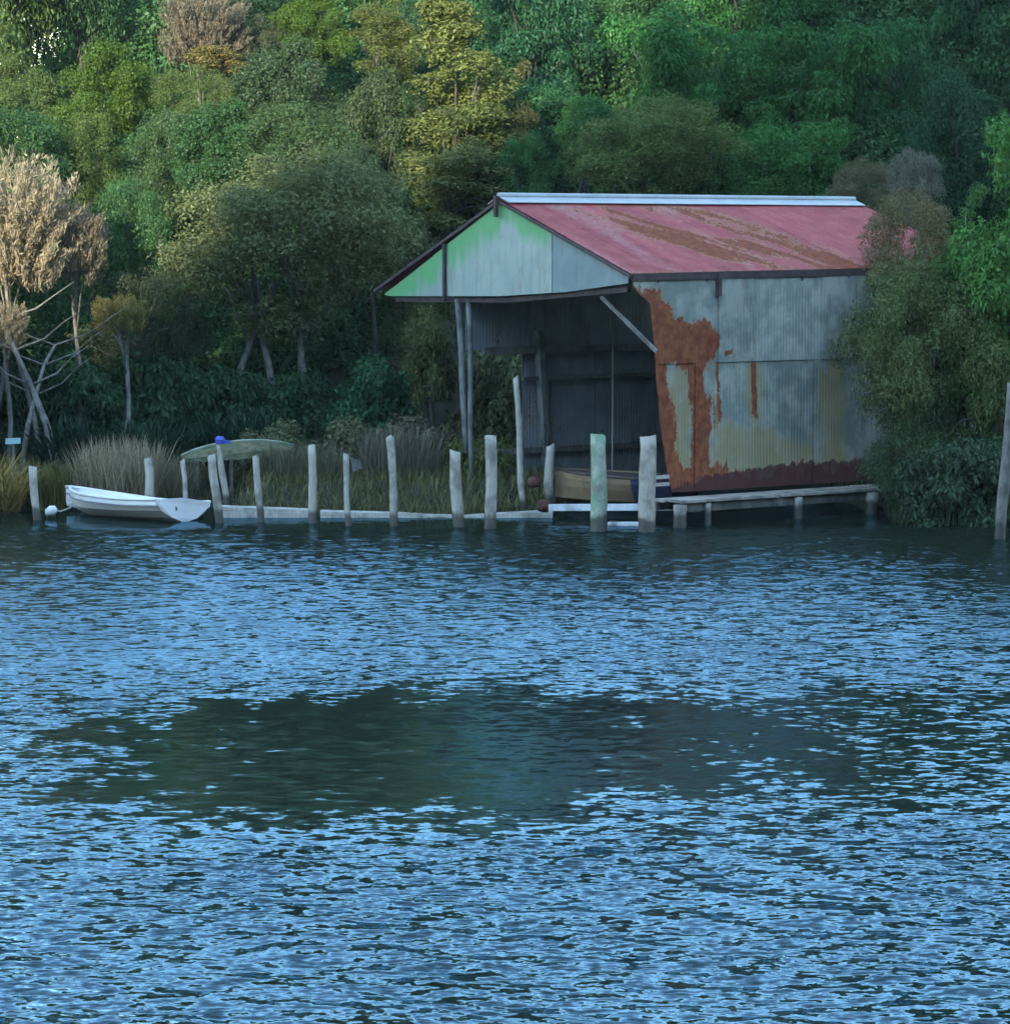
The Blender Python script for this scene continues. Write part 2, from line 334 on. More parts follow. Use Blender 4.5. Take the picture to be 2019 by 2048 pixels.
# ------------------------------------------------------------------ foliage meshes (shared crowns)
def leaf_quads(P, N, U, L, W):
    """one rhombus leaf per row: P centre, N normal, U lengthwise direction"""
    T = U - N * np.sum(U * N, 1, keepdims=True); T /= np.linalg.norm(T, axis=1, keepdims=True) + 1e-9
    B = np.cross(N, T); L = L[:, None]; W = W[:, None]
    V = np.stack([P - T * L * .5, P + B * W * .5 + N * W * 0.12, P + T * L * .5, P - B * W * .5 + N * W * 0.12], 1).reshape(-1, 3)
    return V, np.arange(len(V)).reshape(-1, 4)
def unit(rng, n):
    v = rng.normal(size=(n, 3)); return v / np.linalg.norm(v, axis=1, keepdims=True)
def crown(name, seed, r, h, nclump, nleaf, L, mat, style='dome', W=0.5, crad=(0.45, 0.85), upb=0.5):
    rng = np.random.default_rng(seed); c = []; R = []
    while len(c) < nclump:
        p = rng.uniform(-1, 1, 3)
        ph = p[2]
        prof = 1.0
        if style == 'dome': prof = math.sqrt(max(0, 1 - max(ph, 0) ** 2)) * (0.75 + 0.25 * sstep(-1, -0.2, ph))
        if style == 'column': prof = 0.55 + 0.45 * math.cos((ph + 0.35) * 1.5)
        if style == 'umbrella': prof = math.sqrt(max(0, 1 - max(ph, 0) ** 2)) * sstep(-1.15, 0.1, ph)
        ang = math.atan2(p[1], p[0]); prof *= 0.80 + 0.42 * math.sin(ang * 3 + seed + ph * 2) * math.sin(ang * 2 + seed * 1.7)
        q = math.hypot(p[0], p[1]) / max(prof, 0.05)
        if q > 1 or (q < 0.45 and abs(ph) < 0.6): continue
        c.append((p[0] * r, p[1] * r, (ph * 0.5 + 0.5) * h)); R.append(rng.uniform(*crad))
    c = np.array(c); R = np.array(R)
    wgt = R ** 2 / np.sum(R ** 2); idx = rng.choice(nclump, nleaf, p=wgt)
    d = unit(rng, nleaf); d[:, 2] = d[:, 2] * 0.8 + upb * 0.5; d /= np.linalg.norm(d, axis=1, keepdims=True)
    lump = 1 + 0.28 * np.sin(d[:, 0] * 7 + idx) * np.sin(d[:, 1] * 6 + idx * 2.1) + 0.12 * np.sin(d[:, 2] * 13 + idx)
    rad = R[idx] * lump * (1.0 - 0.45 * rng.random(nleaf) ** 1.7)
    P = c[idx] + d * rad[:, None] * np.array([1, 1, 0.8])
    N = d * 0.8 + np.array([0, 0, 0.45]) + rng.normal(size=(nleaf, 3)) * 0.55; N /= np.linalg.norm(N, axis=1, keepdims=True)
    U = rng.normal(size=(nleaf, 3)) + d * 0.8
    if style == 'droop': U = rng.normal(size=(nleaf, 3)) * 0.5 + np.array([0, 0, -1.0]) + d * 0.7
    ll = L * rng.uniform(0.55, 1.7, nleaf)
    V, Q = leaf_quads(P, N, U, ll, ll * W * rng.uniform(0.8, 1.2, nleaf))
    V[:, 2] -= 0
    return mesh_np(name, V, Q, mat), c, (r, h)
def plume(name, seed, r, h, nstrand, nper, L, mat, spread=0.5, W=0.22):
    """upright sprays of thin dry twigs and leaves"""
    rng = np.random.default_rng(seed); Ps = []; Us = []
    for k in range(nstrand):
        a = rng.uniform(0, 6.283); q = math.sqrt(rng.random()) ; z0 = rng.uniform(0, 0.75) * h * (1 - 0.3 * q)
        b = np.array([math.cos(a) * q * r * 0.8, math.sin(a) * q * r * 0.8, z0])
        d = np.array([math.cos(a) * spread * q, math.sin(a) * spread * q, 1.0]) + rng.normal(size=3) * 0.12; d /= np.linalg.norm(d)
        ln = rng.uniform(0.5, 1.0) * 0.3 * h; s = rng.random(nper)
        curve = np.outer(s ** 2, [math.cos(a) * .25, math.sin(a) * .25, -0.1]) * ln
        Ps.append(b + np.outer(s * ln, d) + curve + rng.normal(size=(nper, 3)) * 0.045); Us.append(np.repeat(d[None], nper, 0) + rng.normal(size=(nper, 3)) * 0.35)
    P = np.vstack(Ps); U = np.vstack(Us); n = len(P); ll = L * rng.uniform(0.6, 1.4, n)
    V, Q = leaf_quads(P, unit(rng, n), U, ll, ll * W)
    c = P[rng.choice(n, 30)]
    return mesh_np(name, V, Q, mat), c, (r, h)
lf, dr = M['leaf'], M['dry']
CR = {
 'dome1': crown('dome_crown', 1, 2.3, 3.6, 60, 44000, 0.085, lf),
 'dome2': crown('dome_crown', 2, 2.4, 3.4, 85, 44000, 0.08, lf, crad=(0.25, 0.75)),
 'broad1': crown('broad_crown', 3, 2.4, 4.2, 48, 40000, 0.105, lf, crad=(0.3, 1.05)),
 'broad2': crown('broad_crown', 4, 2.5, 4.0, 66, 40000, 0.10, lf, crad=(0.3, 0.9)),
 'fine1': crown('fine_crown', 5, 2.5, 3.6, 150, 86000, 0.062, lf, 'umbrella', W=0.4, crad=(0.3, 0.6), upb=0.8),
 'fine2': crown('fine_crown', 6, 2.3, 3.4, 130, 60000, 0.064, lf, 'dome', W=0.4, crad=(0.28, 0.55), upb=0.8),
 'droop1': crown('drooping_crown', 7, 2.4, 4.4, 66, 42000, 0.125, lf, 'droop', W=0.33, crad=(0.4, 0.8)),
 'droop2': crown('drooping_crown', 8, 2.4, 4.4, 80, 42000, 0.12, lf, 'droop', W=0.36, crad=(0.35, 0.7)),
 'column1': crown('column_crown', 9, 1.0, 6.0, 75, 36000, 0.08, lf, 'column', W=0.42, crad=(0.25, 0.5)),
 'column2': crown('column_crown', 10, 1.2, 5.0, 70, 36000, 0.08, lf, 'column', W=0.42, crad=(0.28, 0.55)),
 'willow': crown('willow_crown', 11, 1.6, 5.4, 120, 54000, 0.085, lf, 'column', W=0.4, crad=(0.25, 0.5)),
 'shrub1': crown('shrub_crown', 12, 1.1, 1.5, 40, 12000, 0.085, lf, crad=(0.2, 0.42)),
 'shrub2': crown('shrub_crown', 13, 1.1, 1.5, 34, 10000, 0.12, lf, 'droop', W=0.3, crad=(0.25, 0.45)),
 'plume1': plume('dry_plume', 14, 1.5, 3.4, 420, 60, 0.15, dr),
 'plume2': plume('dry_plume', 15, 1.2, 2.0, 260, 50, 0.13, dr, 0.9),
}
for k in CR: CR[k][0].name = CR[k][0].name
DARK = (0.022, 0.060, 0.030); GREEN = (0.032, 0.085, 0.030); MID = (0.045, 0.090, 0.036); OLIVE = (0.085, 0.108, 0.048)
YELLOW = (0.092, 0.115, 0.035); LIME = (0.055, 0.105, 0.018); TAN = (0.225, 0.20, 0.145); GREY = (0.11, 0.11, 0.075); BLUEG = (0.020, 0.062, 0.040)
BRIGHT = (0.065, 0.165, 0.04); BROWN = (0.14, 0.11, 0.065)
def tree(name, label, px, top, bot, wpx, Y, style, col, trunks=None, bark='bark_dark', group='trees on the hillside', cat='tree', limbs=7):
    rng = random.Random(hash((px, top, wpx)) & 0xffff)
    me, cl, (r, h) = CR[style]
    pt = at_y(px, top, Y); pb = at_y(px, bot, Y); wm = wpx * Y / FPX
    zb = pb[2]; H = pt[2] - zb; gz = float(ground_z(pb[0], Y))
    root = empty(name, (pb[0], Y, gz), label, cat, group)
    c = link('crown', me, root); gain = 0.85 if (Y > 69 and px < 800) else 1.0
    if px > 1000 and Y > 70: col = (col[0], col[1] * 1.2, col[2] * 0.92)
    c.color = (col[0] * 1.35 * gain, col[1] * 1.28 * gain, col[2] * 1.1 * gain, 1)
    pad = 1.0
    sc = np.array([wm / (2 * r) * pad, wm / (2 * r) * pad, H / h]); rz = rng.uniform(0, 6.283)
    c.location = (0, 0, zb - gz); sc = sc * np.array([rng.uniform(0.9, 1.12), rng.uniform(0.85, 1.1), 1.0]); c.scale = sc; c.rotation_euler = (rng.uniform(-0.12, 0.12), rng.uniform(-0.12, 0.12), rz)
    mb = MB(); rs = random.Random(3)
    cr, sr = math.cos(rz), math.sin(rz)
    tgt = []
    for p in cl[:limbs * 2:2]:
        q = p * sc; tgt.append(np.array([q[0] * cr - q[1] * sr, q[0] * sr + q[1] * cr, q[2] + zb - gz]))
    mid = np.array([0, 0, zb - gz + H * 0.35]); R0 = max(0.05, 0.012 * H + 0.012 * wm)
    bases = trunks or [(0.0, 0.0)]
    for bx, lean in bases:
        b0 = np.array([bx, 0.0, -0.25]); top_ = np.array([bx * 0.4 + lean, 0.1, mid[2]])
        pts = [b0 + (top_ - b0) * s + np.array([0.10 * math.sin(s * 5 + bx * 3), 0.06 * math.sin(s * 4), 0]) * (top_[2] * 0.25) * (s * (1 - s)) * 4 for s in np.linspace(0, 1, 9)]
        k = 0.75 if len(bases) > 1 else 1.0
        mb.tube(pts, [R0 * k * (1.25 - 0.65 * s) for s in np.linspace(0, 1, 9)], 7, 0.12, rng)
        for q in tgt[:limbs] if len(bases) == 1 else tgt[int(bases.index((bx, lean)))::len(bases)]:
            s0 = pts[5 + (len(mb.v) // 7) % 3]; m_ = (s0 + q) / 2 + np.array([0, 0, 0.12 * np.linalg.norm(q - s0)])
            mb.tube([s0, m_, q], [R0 * k * 0.5, R0 * k * 0.32, R0 * 0.12], 5, 0.1, rng)
    mb.obj('trunk', M[bark], root, True)
    return root

# ------------------------------------------------------------------ trees (left to right, near to far)
tree('dry_plume_tree', 'sunlit straw-coloured feathery tree at the left edge above leaning trunks', 30, 262, 580, 250, 64.0, 'plume1', TAN, [(-0.5, 0.1), (0.5, -0.5)], 'bark')
tree('dry_plume_tree', 'brownish dry bushy tree just right of the straw-coloured tree', 150, 375, 570, 130, 64.8, 'plume2', (0.14, 0.125, 0.09), None, 'bark')
tree('dry_plume_tree', 'small yellow sprig of dry leaves below the brownish bushy tree', 240, 575, 665, 100, 64.4, 'plume2', (0.19, 0.17, 0.06), [(0.0, 0.2)], 'bark')
tree('dry_plume_tree', 'pale dry spray at the left edge under the straw-coloured tree', 12, 585, 690, 90, 63.6, 'plume2', TAN, None, 'bark')
tree('manuka_tree', 'large round olive tree with three pale trunks left of the boathouse', 555, 318, 690, 560, 67.0, 'fine1', OLIVE, [(-1.35, 0.5), (-0.05, -0.4), (0.75, 0.1)], 'bark', limbs=9)
tree('dense_tree', 'round dark green tree left of the large round olive tree', 275, 375, 600, 190, 67.6, 'dome2', GREEN)
tree('manuka_tree', 'grey-green tree hanging low between the leaning trunks and the large olive tree', 270, 540, 740, 280, 66.2, 'fine2', (0.05, 0.07, 0.04), [(-0.3, 0.4), (0.5, -0.2)], 'bark')
tree('manuka_tree', 'olive bush filling the gap under the left end of the gable', 830, 470, 760, 190, 68.0, 'fine2', (0.062, 0.08, 0.036))
tree('leafy_shrub', 'light olive shrub beside the front left post of the boathouse', 862, 625, 815, 110, 65.8, 'shrub1', (0.085, 0.105, 0.042), cat='shrub', group='shrubs on the bank')
tree('column_tree', 'tall sunlit yellow column tree standing behind the gable peak', 915, -60, 430, 185, 73.0, 'column1', YELLOW)
tree('column_tree', 'sunlit yellow bushy tree at the foot of the tall yellow column', 900, 225, 480, 210, 71.0, 'column2', (0.092, 0.115, 0.042))
tree('column_tree', 'yellow-green column tree near the top edge left of the tall yellow column', 755, -40, 165, 115, 75.0, 'column2', (0.09, 0.115, 0.038))
tree('column_tree', 'olive column tree in the shade right of the tall yellow column', 1000, 125, 400, 110, 73.5, 'column2', (0.075, 0.085, 0.035))
tree('dry_plume_tree', 'dry beige tree at the top edge left of centre', 400, -60, 135, 190, 79.0, 'plume1', (0.17, 0.155, 0.12), None, 'bark')
tree('leafy_tree', 'thin golden tree directly under the dry beige tree', 430, 92, 150, 120, 78.0, 'shrub1', (0.13, 0.12, 0.045))
tree('leafy_tree', 'bright lime green sunlit tree at upper left below the sky gap', 200, 92, 300, 190, 76.0, 'broad2', LIME)
tree('leafy_tree', 'lime green tree in the top left corner left of the sky gap', 15, -380, 105, 260, 82.0, 'broad1', (0.075, 0.125, 0.035))
tree('leafy_tree', 'dark green tree on the top edge right of the sky gap', 165, -380, 75, 250, 84.0, 'dome2', GREEN)
tree('leafy_tree', 'yellow-green low tree under the sky gap at the left edge', 60, 150, 330, 190, 78.0, 'dome1', (0.062, 0.105, 0.033))
tree('leafy_tree', 'green tree with a lit left side under the lime green tree', 175, 235, 400, 170, 73.5, 'dome2', (0.07, 0.115, 0.033))
tree('dense_tree', 'dark green tree at the left edge behind the straw-coloured tree', 40, 225, 420, 230, 72.0, 'dome1', GREEN)
tree('leafy_tree', 'narrow green tree on the left edge just below the corner tree', -5, 55, 260, 95, 80.0, 'column2', (0.06, 0.10, 0.03))
tree('dense_tree', 'mid green dome tree between the lime green tree and the olive dome', 320, 235, 430, 180, 73.0, 'dome2', MID)
tree('dense_tree', 'olive green dome tree under the thin golden tree', 395, 138, 300, 180, 76.0, 'fine2', (0.07, 0.11, 0.035))
tree('dense_tree', 'grey-brown bare looking tree right of the dry beige tree', 520, 40, 240, 160, 79.5, 'fine2', (0.06, 0.075, 0.045))
tree('dense_tree', 'bright green tree at the top edge between the beige and yellow trees', 635, -10, 120, 140, 80.0, 'broad2', LIME)
tree('dense_tree', 'dusky green tree under the bright green tree at the top', 600, 95, 320, 240, 76.5, 'dome1', (0.04, 0.075, 0.036))
tree('dense_tree', 'mid green dome tree above the left shoulder of the large olive tree', 450, 215, 400, 200, 72.0, 'dome1', GREEN)
tree('dense_tree', 'green dome tree directly above the crown of the large olive tree', 610, 215, 400, 220, 71.5, 'dome2', MID)
tree('dense_tree', 'dark olive tree left of the yellow bushy tree', 765, 150, 420, 210, 74.0, 'dome1', (0.045, 0.07, 0.032))
tree('dense_tree', 'shaded green tree behind the right shoulder of the large olive tree', 740, 300, 500, 170, 70.0, 'dome2', (0.03, 0.06, 0.03))
tree('dense_tree', 'dark tree on the top edge between the two yellow columns', 840, -60, 200, 130, 79.0, 'droop2', DARK)
tree('dense_tree', 'dark tree at the top edge left of the bright green tree', 530, -80, 90, 190, 84.0, 'dome2', DARK)
tree('dense_tree', 'blue-green tree at the top edge right of the tall yellow column', 1060, -70, 230, 240, 80.0, 'droop1', BLUEG)
tree('dense_tree', 'dark tree above the front half of the roof ridge', 1090, 180, 390, 220, 77.0, 'dome1', (0.026, 0.07, 0.036))
tree('dense_tree', 'small round green tree in front of the dark tree over the ridge', 1165, 195, 300, 130, 75.0, 'broad2', (0.035, 0.10, 0.045))
tree('manuka_tree', 'wide olive dome tree rising right behind the roof ridge', 1290, 205, 440, 400, 70.5, 'fine1', (0.078, 0.10, 0.042))
tree('leafy_tree', 'low green tree behind the roof at the gable end', 1045, 275, 420, 150, 71.0, 'dome2', (0.035, 0.085, 0.035))
tree('dense_tree', 'dusky tree at the top edge above the wide olive dome', 1240, -60, 200, 210, 83.0, 'dome1', (0.032, 0.07, 0.036))
tree('weeping_tree', 'green drooping tree above the middle of the roof', 1390, 40, 330, 300, 78.0, 'droop1', (0.032, 0.095, 0.034))
tree('weeping_tree', 'drooping tree right of the one above the middle of the roof', 1600, 60, 350, 290, 77.0, 'droop2', GREEN)
tree('weeping_tree', 'tall drooping tree on the top edge above the middle of the roof', 1500, -100, 170, 290, 84.0, 'droop2', (0.03, 0.088, 0.034))
tree('weeping_tree', 'shaded drooping tree above the right end of the roof', 1780, 50, 360, 260, 78.0, 'droop1', (0.024, 0.07, 0.032))
tree('weeping_tree', 'drooping tree in the top right corner', 1970, -80, 220, 260, 82.0, 'droop2', DARK)
tree('weeping_tree', 'drooping tree on the top edge left of the corner tree', 1740, -110, 140, 270, 86.0, 'droop1', GREEN)
tree('leafy_tree', 'fresh green tree behind the roof left of the two greyish bushes', 1560, 245, 450, 230, 72.5, 'broad1', (0.036, 0.10, 0.032))
tree('leafy_tree', 'dark green tree behind the right part of the ridge', 1440, 300, 460, 160, 71.5, 'broad2', (0.03, 0.08, 0.03))
tree('dense_tree', 'very dark tree behind the bright willow at the right', 1930, 170, 480, 230, 74.0, 'dome2', (0.016, 0.045, 0.026))
tree('manuka_tree', 'left one of two greyish round bushes over the roof end', 1720, 322, 470, 130, 69.5, 'fine2', (0.105, 0.10, 0.06))
tree('manuka_tree', 'taller right one of two greyish round bushes over the roof end', 1840, 303, 480, 140, 69.0, 'fine2', (0.12, 0.12, 0.10))
tree('manuka_tree', 'big dark olive bush covering the right end of the boathouse', 1858, 545, 985, 385, 58.8, 'fine1', (0.085, 0.115, 0.045), [(-0.5, 0.2), (0.4, -0.2)], 'bark', group='bushes by the boathouse', limbs=6)
tree('manuka_tree', 'brownish thin bush in front of the roof end', 1845, 392, 660, 250, 60.6, 'fine2', (0.12, 0.105, 0.055), None, 'bark', group='bushes by the boathouse')
tree('manuka_tree', 'dark green bush at the foot of the boathouse wall on the right', 1868, 780, 1030, 240, 58.4, 'fine2', (0.055, 0.095, 0.045), None, 'bark', group='bushes by the boathouse')
tree('willow_tree', 'bright green willow at the right edge of the picture', 1995, 205, 980, 270, 58.4, 'willow', BRIGHT, [(0.3, -0.2), (-0.4, 0.3)], 'bark')
tree('willow_tree', 'lower green branch of foliage left of the bright willow', 1930, 380, 700, 150, 58.9, 'column2', (0.055, 0.13, 0.036), None, 'bark')
tree('leafy_tree', 'pale green tree on the top edge above the sky gap', 60, -160, 108, 230, 87.0, 'broad2', (0.06, 0.10, 0.035))
# understorey
for (lab, px, top, bot, w, Y, st, col) in [
    ('dark fern-green shrub under the leaning pale trunks', 60, 740, 925, 200, 66.0, 'shrub2', (0.02, 0.05, 0.025)),
    ('dark green shrub behind the left half of the straw reeds', 190, 735, 930, 210, 65.6, 'shrub2', (0.018, 0.05, 0.024)),
    ('dark shrub behind the right half of the straw reeds', 320, 745, 930, 200, 66.0, 'shrub2', (0.018, 0.048, 0.024)),
    ('deep green shrub behind the blue cap', 450, 760, 925, 190, 66.6, 'shrub2', (0.018, 0.046, 0.024)),
    ('deep green shrub between the pale trunks of the olive tree', 575, 770, 930, 190, 66.8, 'shrub2', (0.018, 0.05, 0.024)),
    ('emerald shrub left of the boathouse posts', 745, 725, 905, 190, 66.2, 'shrub1', (0.022, 0.075, 0.035)),
    ('grey-green shrub seen through the open side of the boathouse', 985, 690, 960, 190, 67.0, 'shrub1', (0.09, 0.11, 0.055)),
    ('dull olive shrub on the bank by the thin stakes', 700, 845, 990, 190, 62.6, 'shrub1', (0.062, 0.072, 0.04)),
    ('grey twiggy shrub on the bank left of the boathouse posts', 830, 840, 985, 170, 62.4, 'shrub1', (0.07, 0.068, 0.048)),
    ('low grassy shrub on the bank inside the row of pilings', 945, 895, 1010, 150, 61.6, 'shrub2', (0.066, 0.085, 0.03)),
    ('low shrub on the bank behind the first thin stakes', 560, 850, 985, 170, 62.8, 'shrub1', (0.055, 0.068, 0.036)),
    ('dark shrub dipping into the water right of the deck', 1905, 900, 1055, 210, 57.4, 'shrub2', (0.028, 0.05, 0.03)),
    ('dark shrub at the waterline in the right corner of the bank', 1985, 900, 1060, 200, 57.6, 'shrub2', (0.026, 0.055, 0.03)),
]:
    tree('leafy_shrub', lab, px, top, bot, w, Y, st, tuple(x * 1.5 for x in col), cat='shrub', group='shrubs on the bank', limbs=3)

# far wood on the slope above: reads as one mass
rng = np.random.default_rng(77); pts = []
for y0_, y1_, n_, dz_ in ((70.5, 80, 90, -2.2), (80, 96, 170, -1.0), (96, 128, 230, 0.8)):
    for k in range(n_):
        y = rng.uniform(y0_, y1_); t_ = rng.uniform(-0.24, 0.24) if y < 96 else rng.uniform(-0.5, 0.5); x = t_ * y
        if y > 84 and -0.165 < t_ < -0.128: continue
        if y < 80 and t_ > -0.06 and y < 73: continue
        pts.append((x, y, float(ground_z(x, y)) + dz_ + rng.uniform(-0.3, 0.6)))
for k in range(150):                                         # the same wood runs down to the shore on both sides of the view
    y = rng.uniform(61.5, 84); t_ = rng.uniform(0.185, 0.5) * rng.choice((-1, 1)); x = t_ * y
    pts.append((x, y, float(ground_z(x, y)) + rng.uniform(-0.4, 0.8)))
wm = bpy.data.meshes.new('far_wood'); wm.from_pydata(pts, [], []); wood_o = link('far_wood', wm)
tag(wood_o, 'dark mass of forest covering the slope above the trees', 'forest', kind='stuff')
src = next(o for o in COL.objects if o.data is CR['dome2'][0])
ng = bpy.data.node_groups.new('far_wood', 'GeometryNodeTree')
ng.interface.new_socket('Geometry', in_out='INPUT', socket_type='NodeSocketGeometry'); ng.interface.new_socket('Geometry', in_out='OUTPUT', socket_type='NodeSocketGeometry')
gi, go = ng.nodes.new('NodeGroupInput'), ng.nodes.new('NodeGroupOutput')
mp = ng.nodes.new('GeometryNodeMeshToPoints'); ip = ng.nodes.new('GeometryNodeInstanceOnPoints'); oi = ng.nodes.new('GeometryNodeObjectInfo')
oi.inputs['Object'].default_value = src; oi.transform_space = 'ORIGINAL'
rv = ng.nodes.new('FunctionNodeRandomValue'); rv.data_type = 'FLOAT_VECTOR'; rv.inputs[0].default_value = (0, 0, 0); rv.inputs[1].default_value = (0.2, 0.2, 6.28)
rs_ = ng.nodes.new('FunctionNodeRandomValue'); rs_.data_type = 'FLOAT_VECTOR'; rs_.inputs[0].default_value = (0.9, 0.9, 0.9); rs_.inputs[1].default_value = (1.4, 1.4, 1.4)
for a, b_ in ((gi.outputs[0], mp.inputs[0]), (mp.outputs[0], ip.inputs['Points']), (oi.outputs['Geometry'], ip.inputs['Instance']), (rv.outputs[0], ip.inputs['Rotation']), (rs_.outputs[0], ip.inputs['Scale']), (ip.outputs[0], go.inputs[0])): ng.links.new(a, b_)
wood_o.modifiers.new('wood', 'NODES').node_group = ng; wood_o.color = (0.05, 0.12, 0.038, 1)

# ------------------------------------------------------------------ boathouse
ANG = math.radians(38); u = np.array([math.cos(ANG), math.sin(ANG), 0]); v = np.array([-math.sin(ANG), math.cos(ANG), 0]); zz = np.array([0, 0, 1.0])
C = at_y(1262, 560, 57.0); C[2] = 0
NW = np.array([math.sin(ANG), -math.cos(ANG), 0])          # outward normal of the long wall
NG = -u                                                     # outward normal of the gable
def gab(px, py, off=0.0):                                   # pixel -> (distance along the gable from the corner, height)
    p = on_plane(px, py, C + NG * off, NG); return float(np.dot(p - C, v)), float(p[2])
def wal(px, py, off=0.0):
    p = on_plane(px, py, C + NW * off, NW); return float(np.dot(p - C, u)), float(p[2])
def PG(s, z, off=0.0): return C + v * s + zz * z + NG * off
def PW(s, z, off=0.0): return C + u * s + zz * z + NW * off
house = empty('boathouse', C, 'rusty corrugated iron boathouse with faded red roof on the lake shore', 'boathouse')
Cv = Vector(C)
def hchild(o, parent=house):
    o.parent = parent; o.matrix_parent_inverse = Matrix.Translation(-Cv); return o
def inpoly(sx, sz, poly):
    inside = np.zeros(sx.shape, bool); n = len(poly)
    for i in range(n):
        x1, y1 = poly[i]; x2, y2 = poly[(i + 1) % n]
        cond = ((y1 > sz) != (y2 > sz)) & (sx < (x2 - x1) * (sz - y1) / (y2 - y1 + 1e-12) + x1); inside ^= cond
    return inside
def soft(sx, sz, poly, wob=0.05, seed=1, rad=0.06):
    acc = 0
    wx = (fbm(sx * 7, sz * 5, seed) - 0.5) * 4 * wob; wz = (fbm(sx * 9, sz * 4, seed + 50) - 0.5) * 8 * wob
    for dx, dz in ((0, 0), (1, 0), (-1, 0), (0, 1), (0, -1), (.7, .7), (-.7, .7), (.7, -.7), (-.7, -.7)):
        acc = acc + inpoly(sx + wx + dx * rad, sz + wz + dz * rad, poly)
    return acc / 9.0
def zoom2(pts): return [wal(1240 + a / 2.445, 360 + b_ / 2.445) for a, b_ in pts]
RUST = [zoom2([(60, 480), (120, 535), (185, 555), (238, 600), (245, 668), (325, 672), (385, 712), (440, 690), (472, 765), (466, 830), (440, 872), (385, 890), (420, 905), (405, 1000), (415, 1050), (440, 1060), (440, 1160), (432, 1240), (420, 1340), (432, 1430), (500, 1395), (545, 1440), (640, 1460), (690, 1430), (960, 1408), (1250, 1395), (1500, 1395), (1500, 1700), (-100, 1700), (-100, 480)])]
HOLE = zoom2([(228, 905), (322, 902), (330, 1000), (352, 1090), (355, 1200), (345, 1430), (315, 1405), (250, 1290), (285, 1150), (245, 1075), (225, 1000)])
RL = [zoom2([(462, 890), (482, 890), (492, 1180), (474, 1180)]), zoom2([(632, 890), (662, 890), (668, 1180), (640, 1140)]), zoom2([(495, 830), (540, 825), (540, 850), (500, 858)])]
OCH = [zoom2([(225, 880), (360, 880), (350, 1440), (250, 1440)]), zoom2([(430, 1160), (700, 1180), (900, 1290), (1180, 1330), (1200, 1440), (430, 1480)]), zoom2([(960, 900), (1095, 895), (1110, 1390), (965, 1390)]), zoom2([(600, 880), (700, 880), (690, 1200), (610, 1200)]), zoom2([(200, 520), (250, 590), (260, 690), (180, 560)])]
DARKP = zoom2([(430, 1450), (700, 1400), (960, 1375), (1500, 1365), (1500, 1700), (-100, 1700), (200, 1520)])
def wall_attrs(s, z):
    r = np.maximum.reduce([soft(s, z, p, 0.07, 3, 0.09) for p in RUST]) * (1 - soft(s, z, HOLE, 0.05, 5, 0.08))
    for p in RL: r = np.maximum(r, 0.8 * soft(s, z, p, 0.02, 7, 0.02))
    o = np.maximum.reduce([soft(s, z, p, 0.06, 9, 0.16) for p in OCH]) * (0.45 + 0.75 * fbm(s * 3, z * 2, 21))
    d = 0.95 * soft(s, z, DARKP, 0.025, 11, 0.06)
    return dict(rust=r, ochre=o, moss=np.zeros_like(r), dark=d)
CORR = 0.076
def sheet(name, Pf, s0, s1, zb, zt, mat, amp, attrf, off=0.0, nz=40, parent=house, step=0.019, bend=None):
    """corrugated sheet; s0/s1/zb/zt numbers or functions"""
    n = max(3, int(abs((s1(2.5) if callable(s1) else s1) - (s0(2.5) if callable(s0) else s0)) / step)); a = np.linspace(0, 1, n + 1); b_ = np.linspace(0, 1, nz + 1)
    A, B = np.meshgrid(a, b_, indexing='ij')
    if callable(zt) or callable(zb):
        S = s0 + (s1 - s0) * A; top = zt(S) if callable(zt) else zt; bo = zb(S) if callable(zb) else zb
        Z = bo + (top - bo) * B
    else:
        Z = zb + (zt - zb) * B
        l = s0(Z) if callable(s0) else s0; r = s1(Z) if callable(s1) else s1
        S = l + (r - l) * A
    w = amp * np.sin(2 * math.pi * S / CORR) + off + (fbm(S * 1.1, Z * 1.1, 31) - 0.5) * 0.035
    P = C[None, None] * 0 + np.stack([Pf(0, 0)[k] + (Pf(1, 0) - Pf(0, 0))[k] * S + (Pf(0, 1) - Pf(0, 0))[k] * Z + (Pf(0, 0, 1) - Pf(0, 0))[k] * w for k in range(3)], -1)
    me = mesh_np(name, P.reshape(-1, 3), grid_quads(n + 1, nz + 1), mat, True, attrf(S, Z))
    return hchild(link(name, me), parent)
# long wall: two rows of sheets
ZS = wal(1505, 722)[1]; ZT = wal(1400, 545)[1] - 0.12; ZB = wal(1345, 985)[1]
fe = [wal(px, py) for px, py in ((1262, 548), (1264, 574), (1278, 590), (1297, 606), (1302, 650), (1310, 740), (1320, 850), (1335, 950), (1348, 1000))]
fz = np.array([p[1] for p in fe])[::-1]; fs = np.array([p[0] for p in fe])[::-1]
front = lambda z: np.interp(z, fz, fs)
LW = 8.7
up_seams = [wal(px, 640)[0] for px in (1432, 1506, 1640)] ; up_seams += [up_seams[-1] + 1.2 * k for k in (1, 2, 3)]
lo_seams = [wal(px, 860)[0] for px in (1388, 1508, 1624)] ; lo_seams += [lo_seams[-1] + 1.2 * k for k in (1, 2, 3)]
wallp = empty('side_wall', C); hchild(wallp); wallp.matrix_parent_inverse = Matrix.Translation(-Cv)
def add_row(seams, zb, zt, off):
    prev = front
    for i, s in enumerate(seams + [LW]):
        sheet('wall_sheet', PW, prev, s + 0.04, zb, zt, M['iron_wall'], 0.0035, wall_attrs, off + 0.02 * (i % 2), 56, wallp)
        prev = s
add_row(lo_seams, ZB, ZS + 0.08, 0.0); add_row(up_seams, ZS, ZT + 0.06, 0.026)
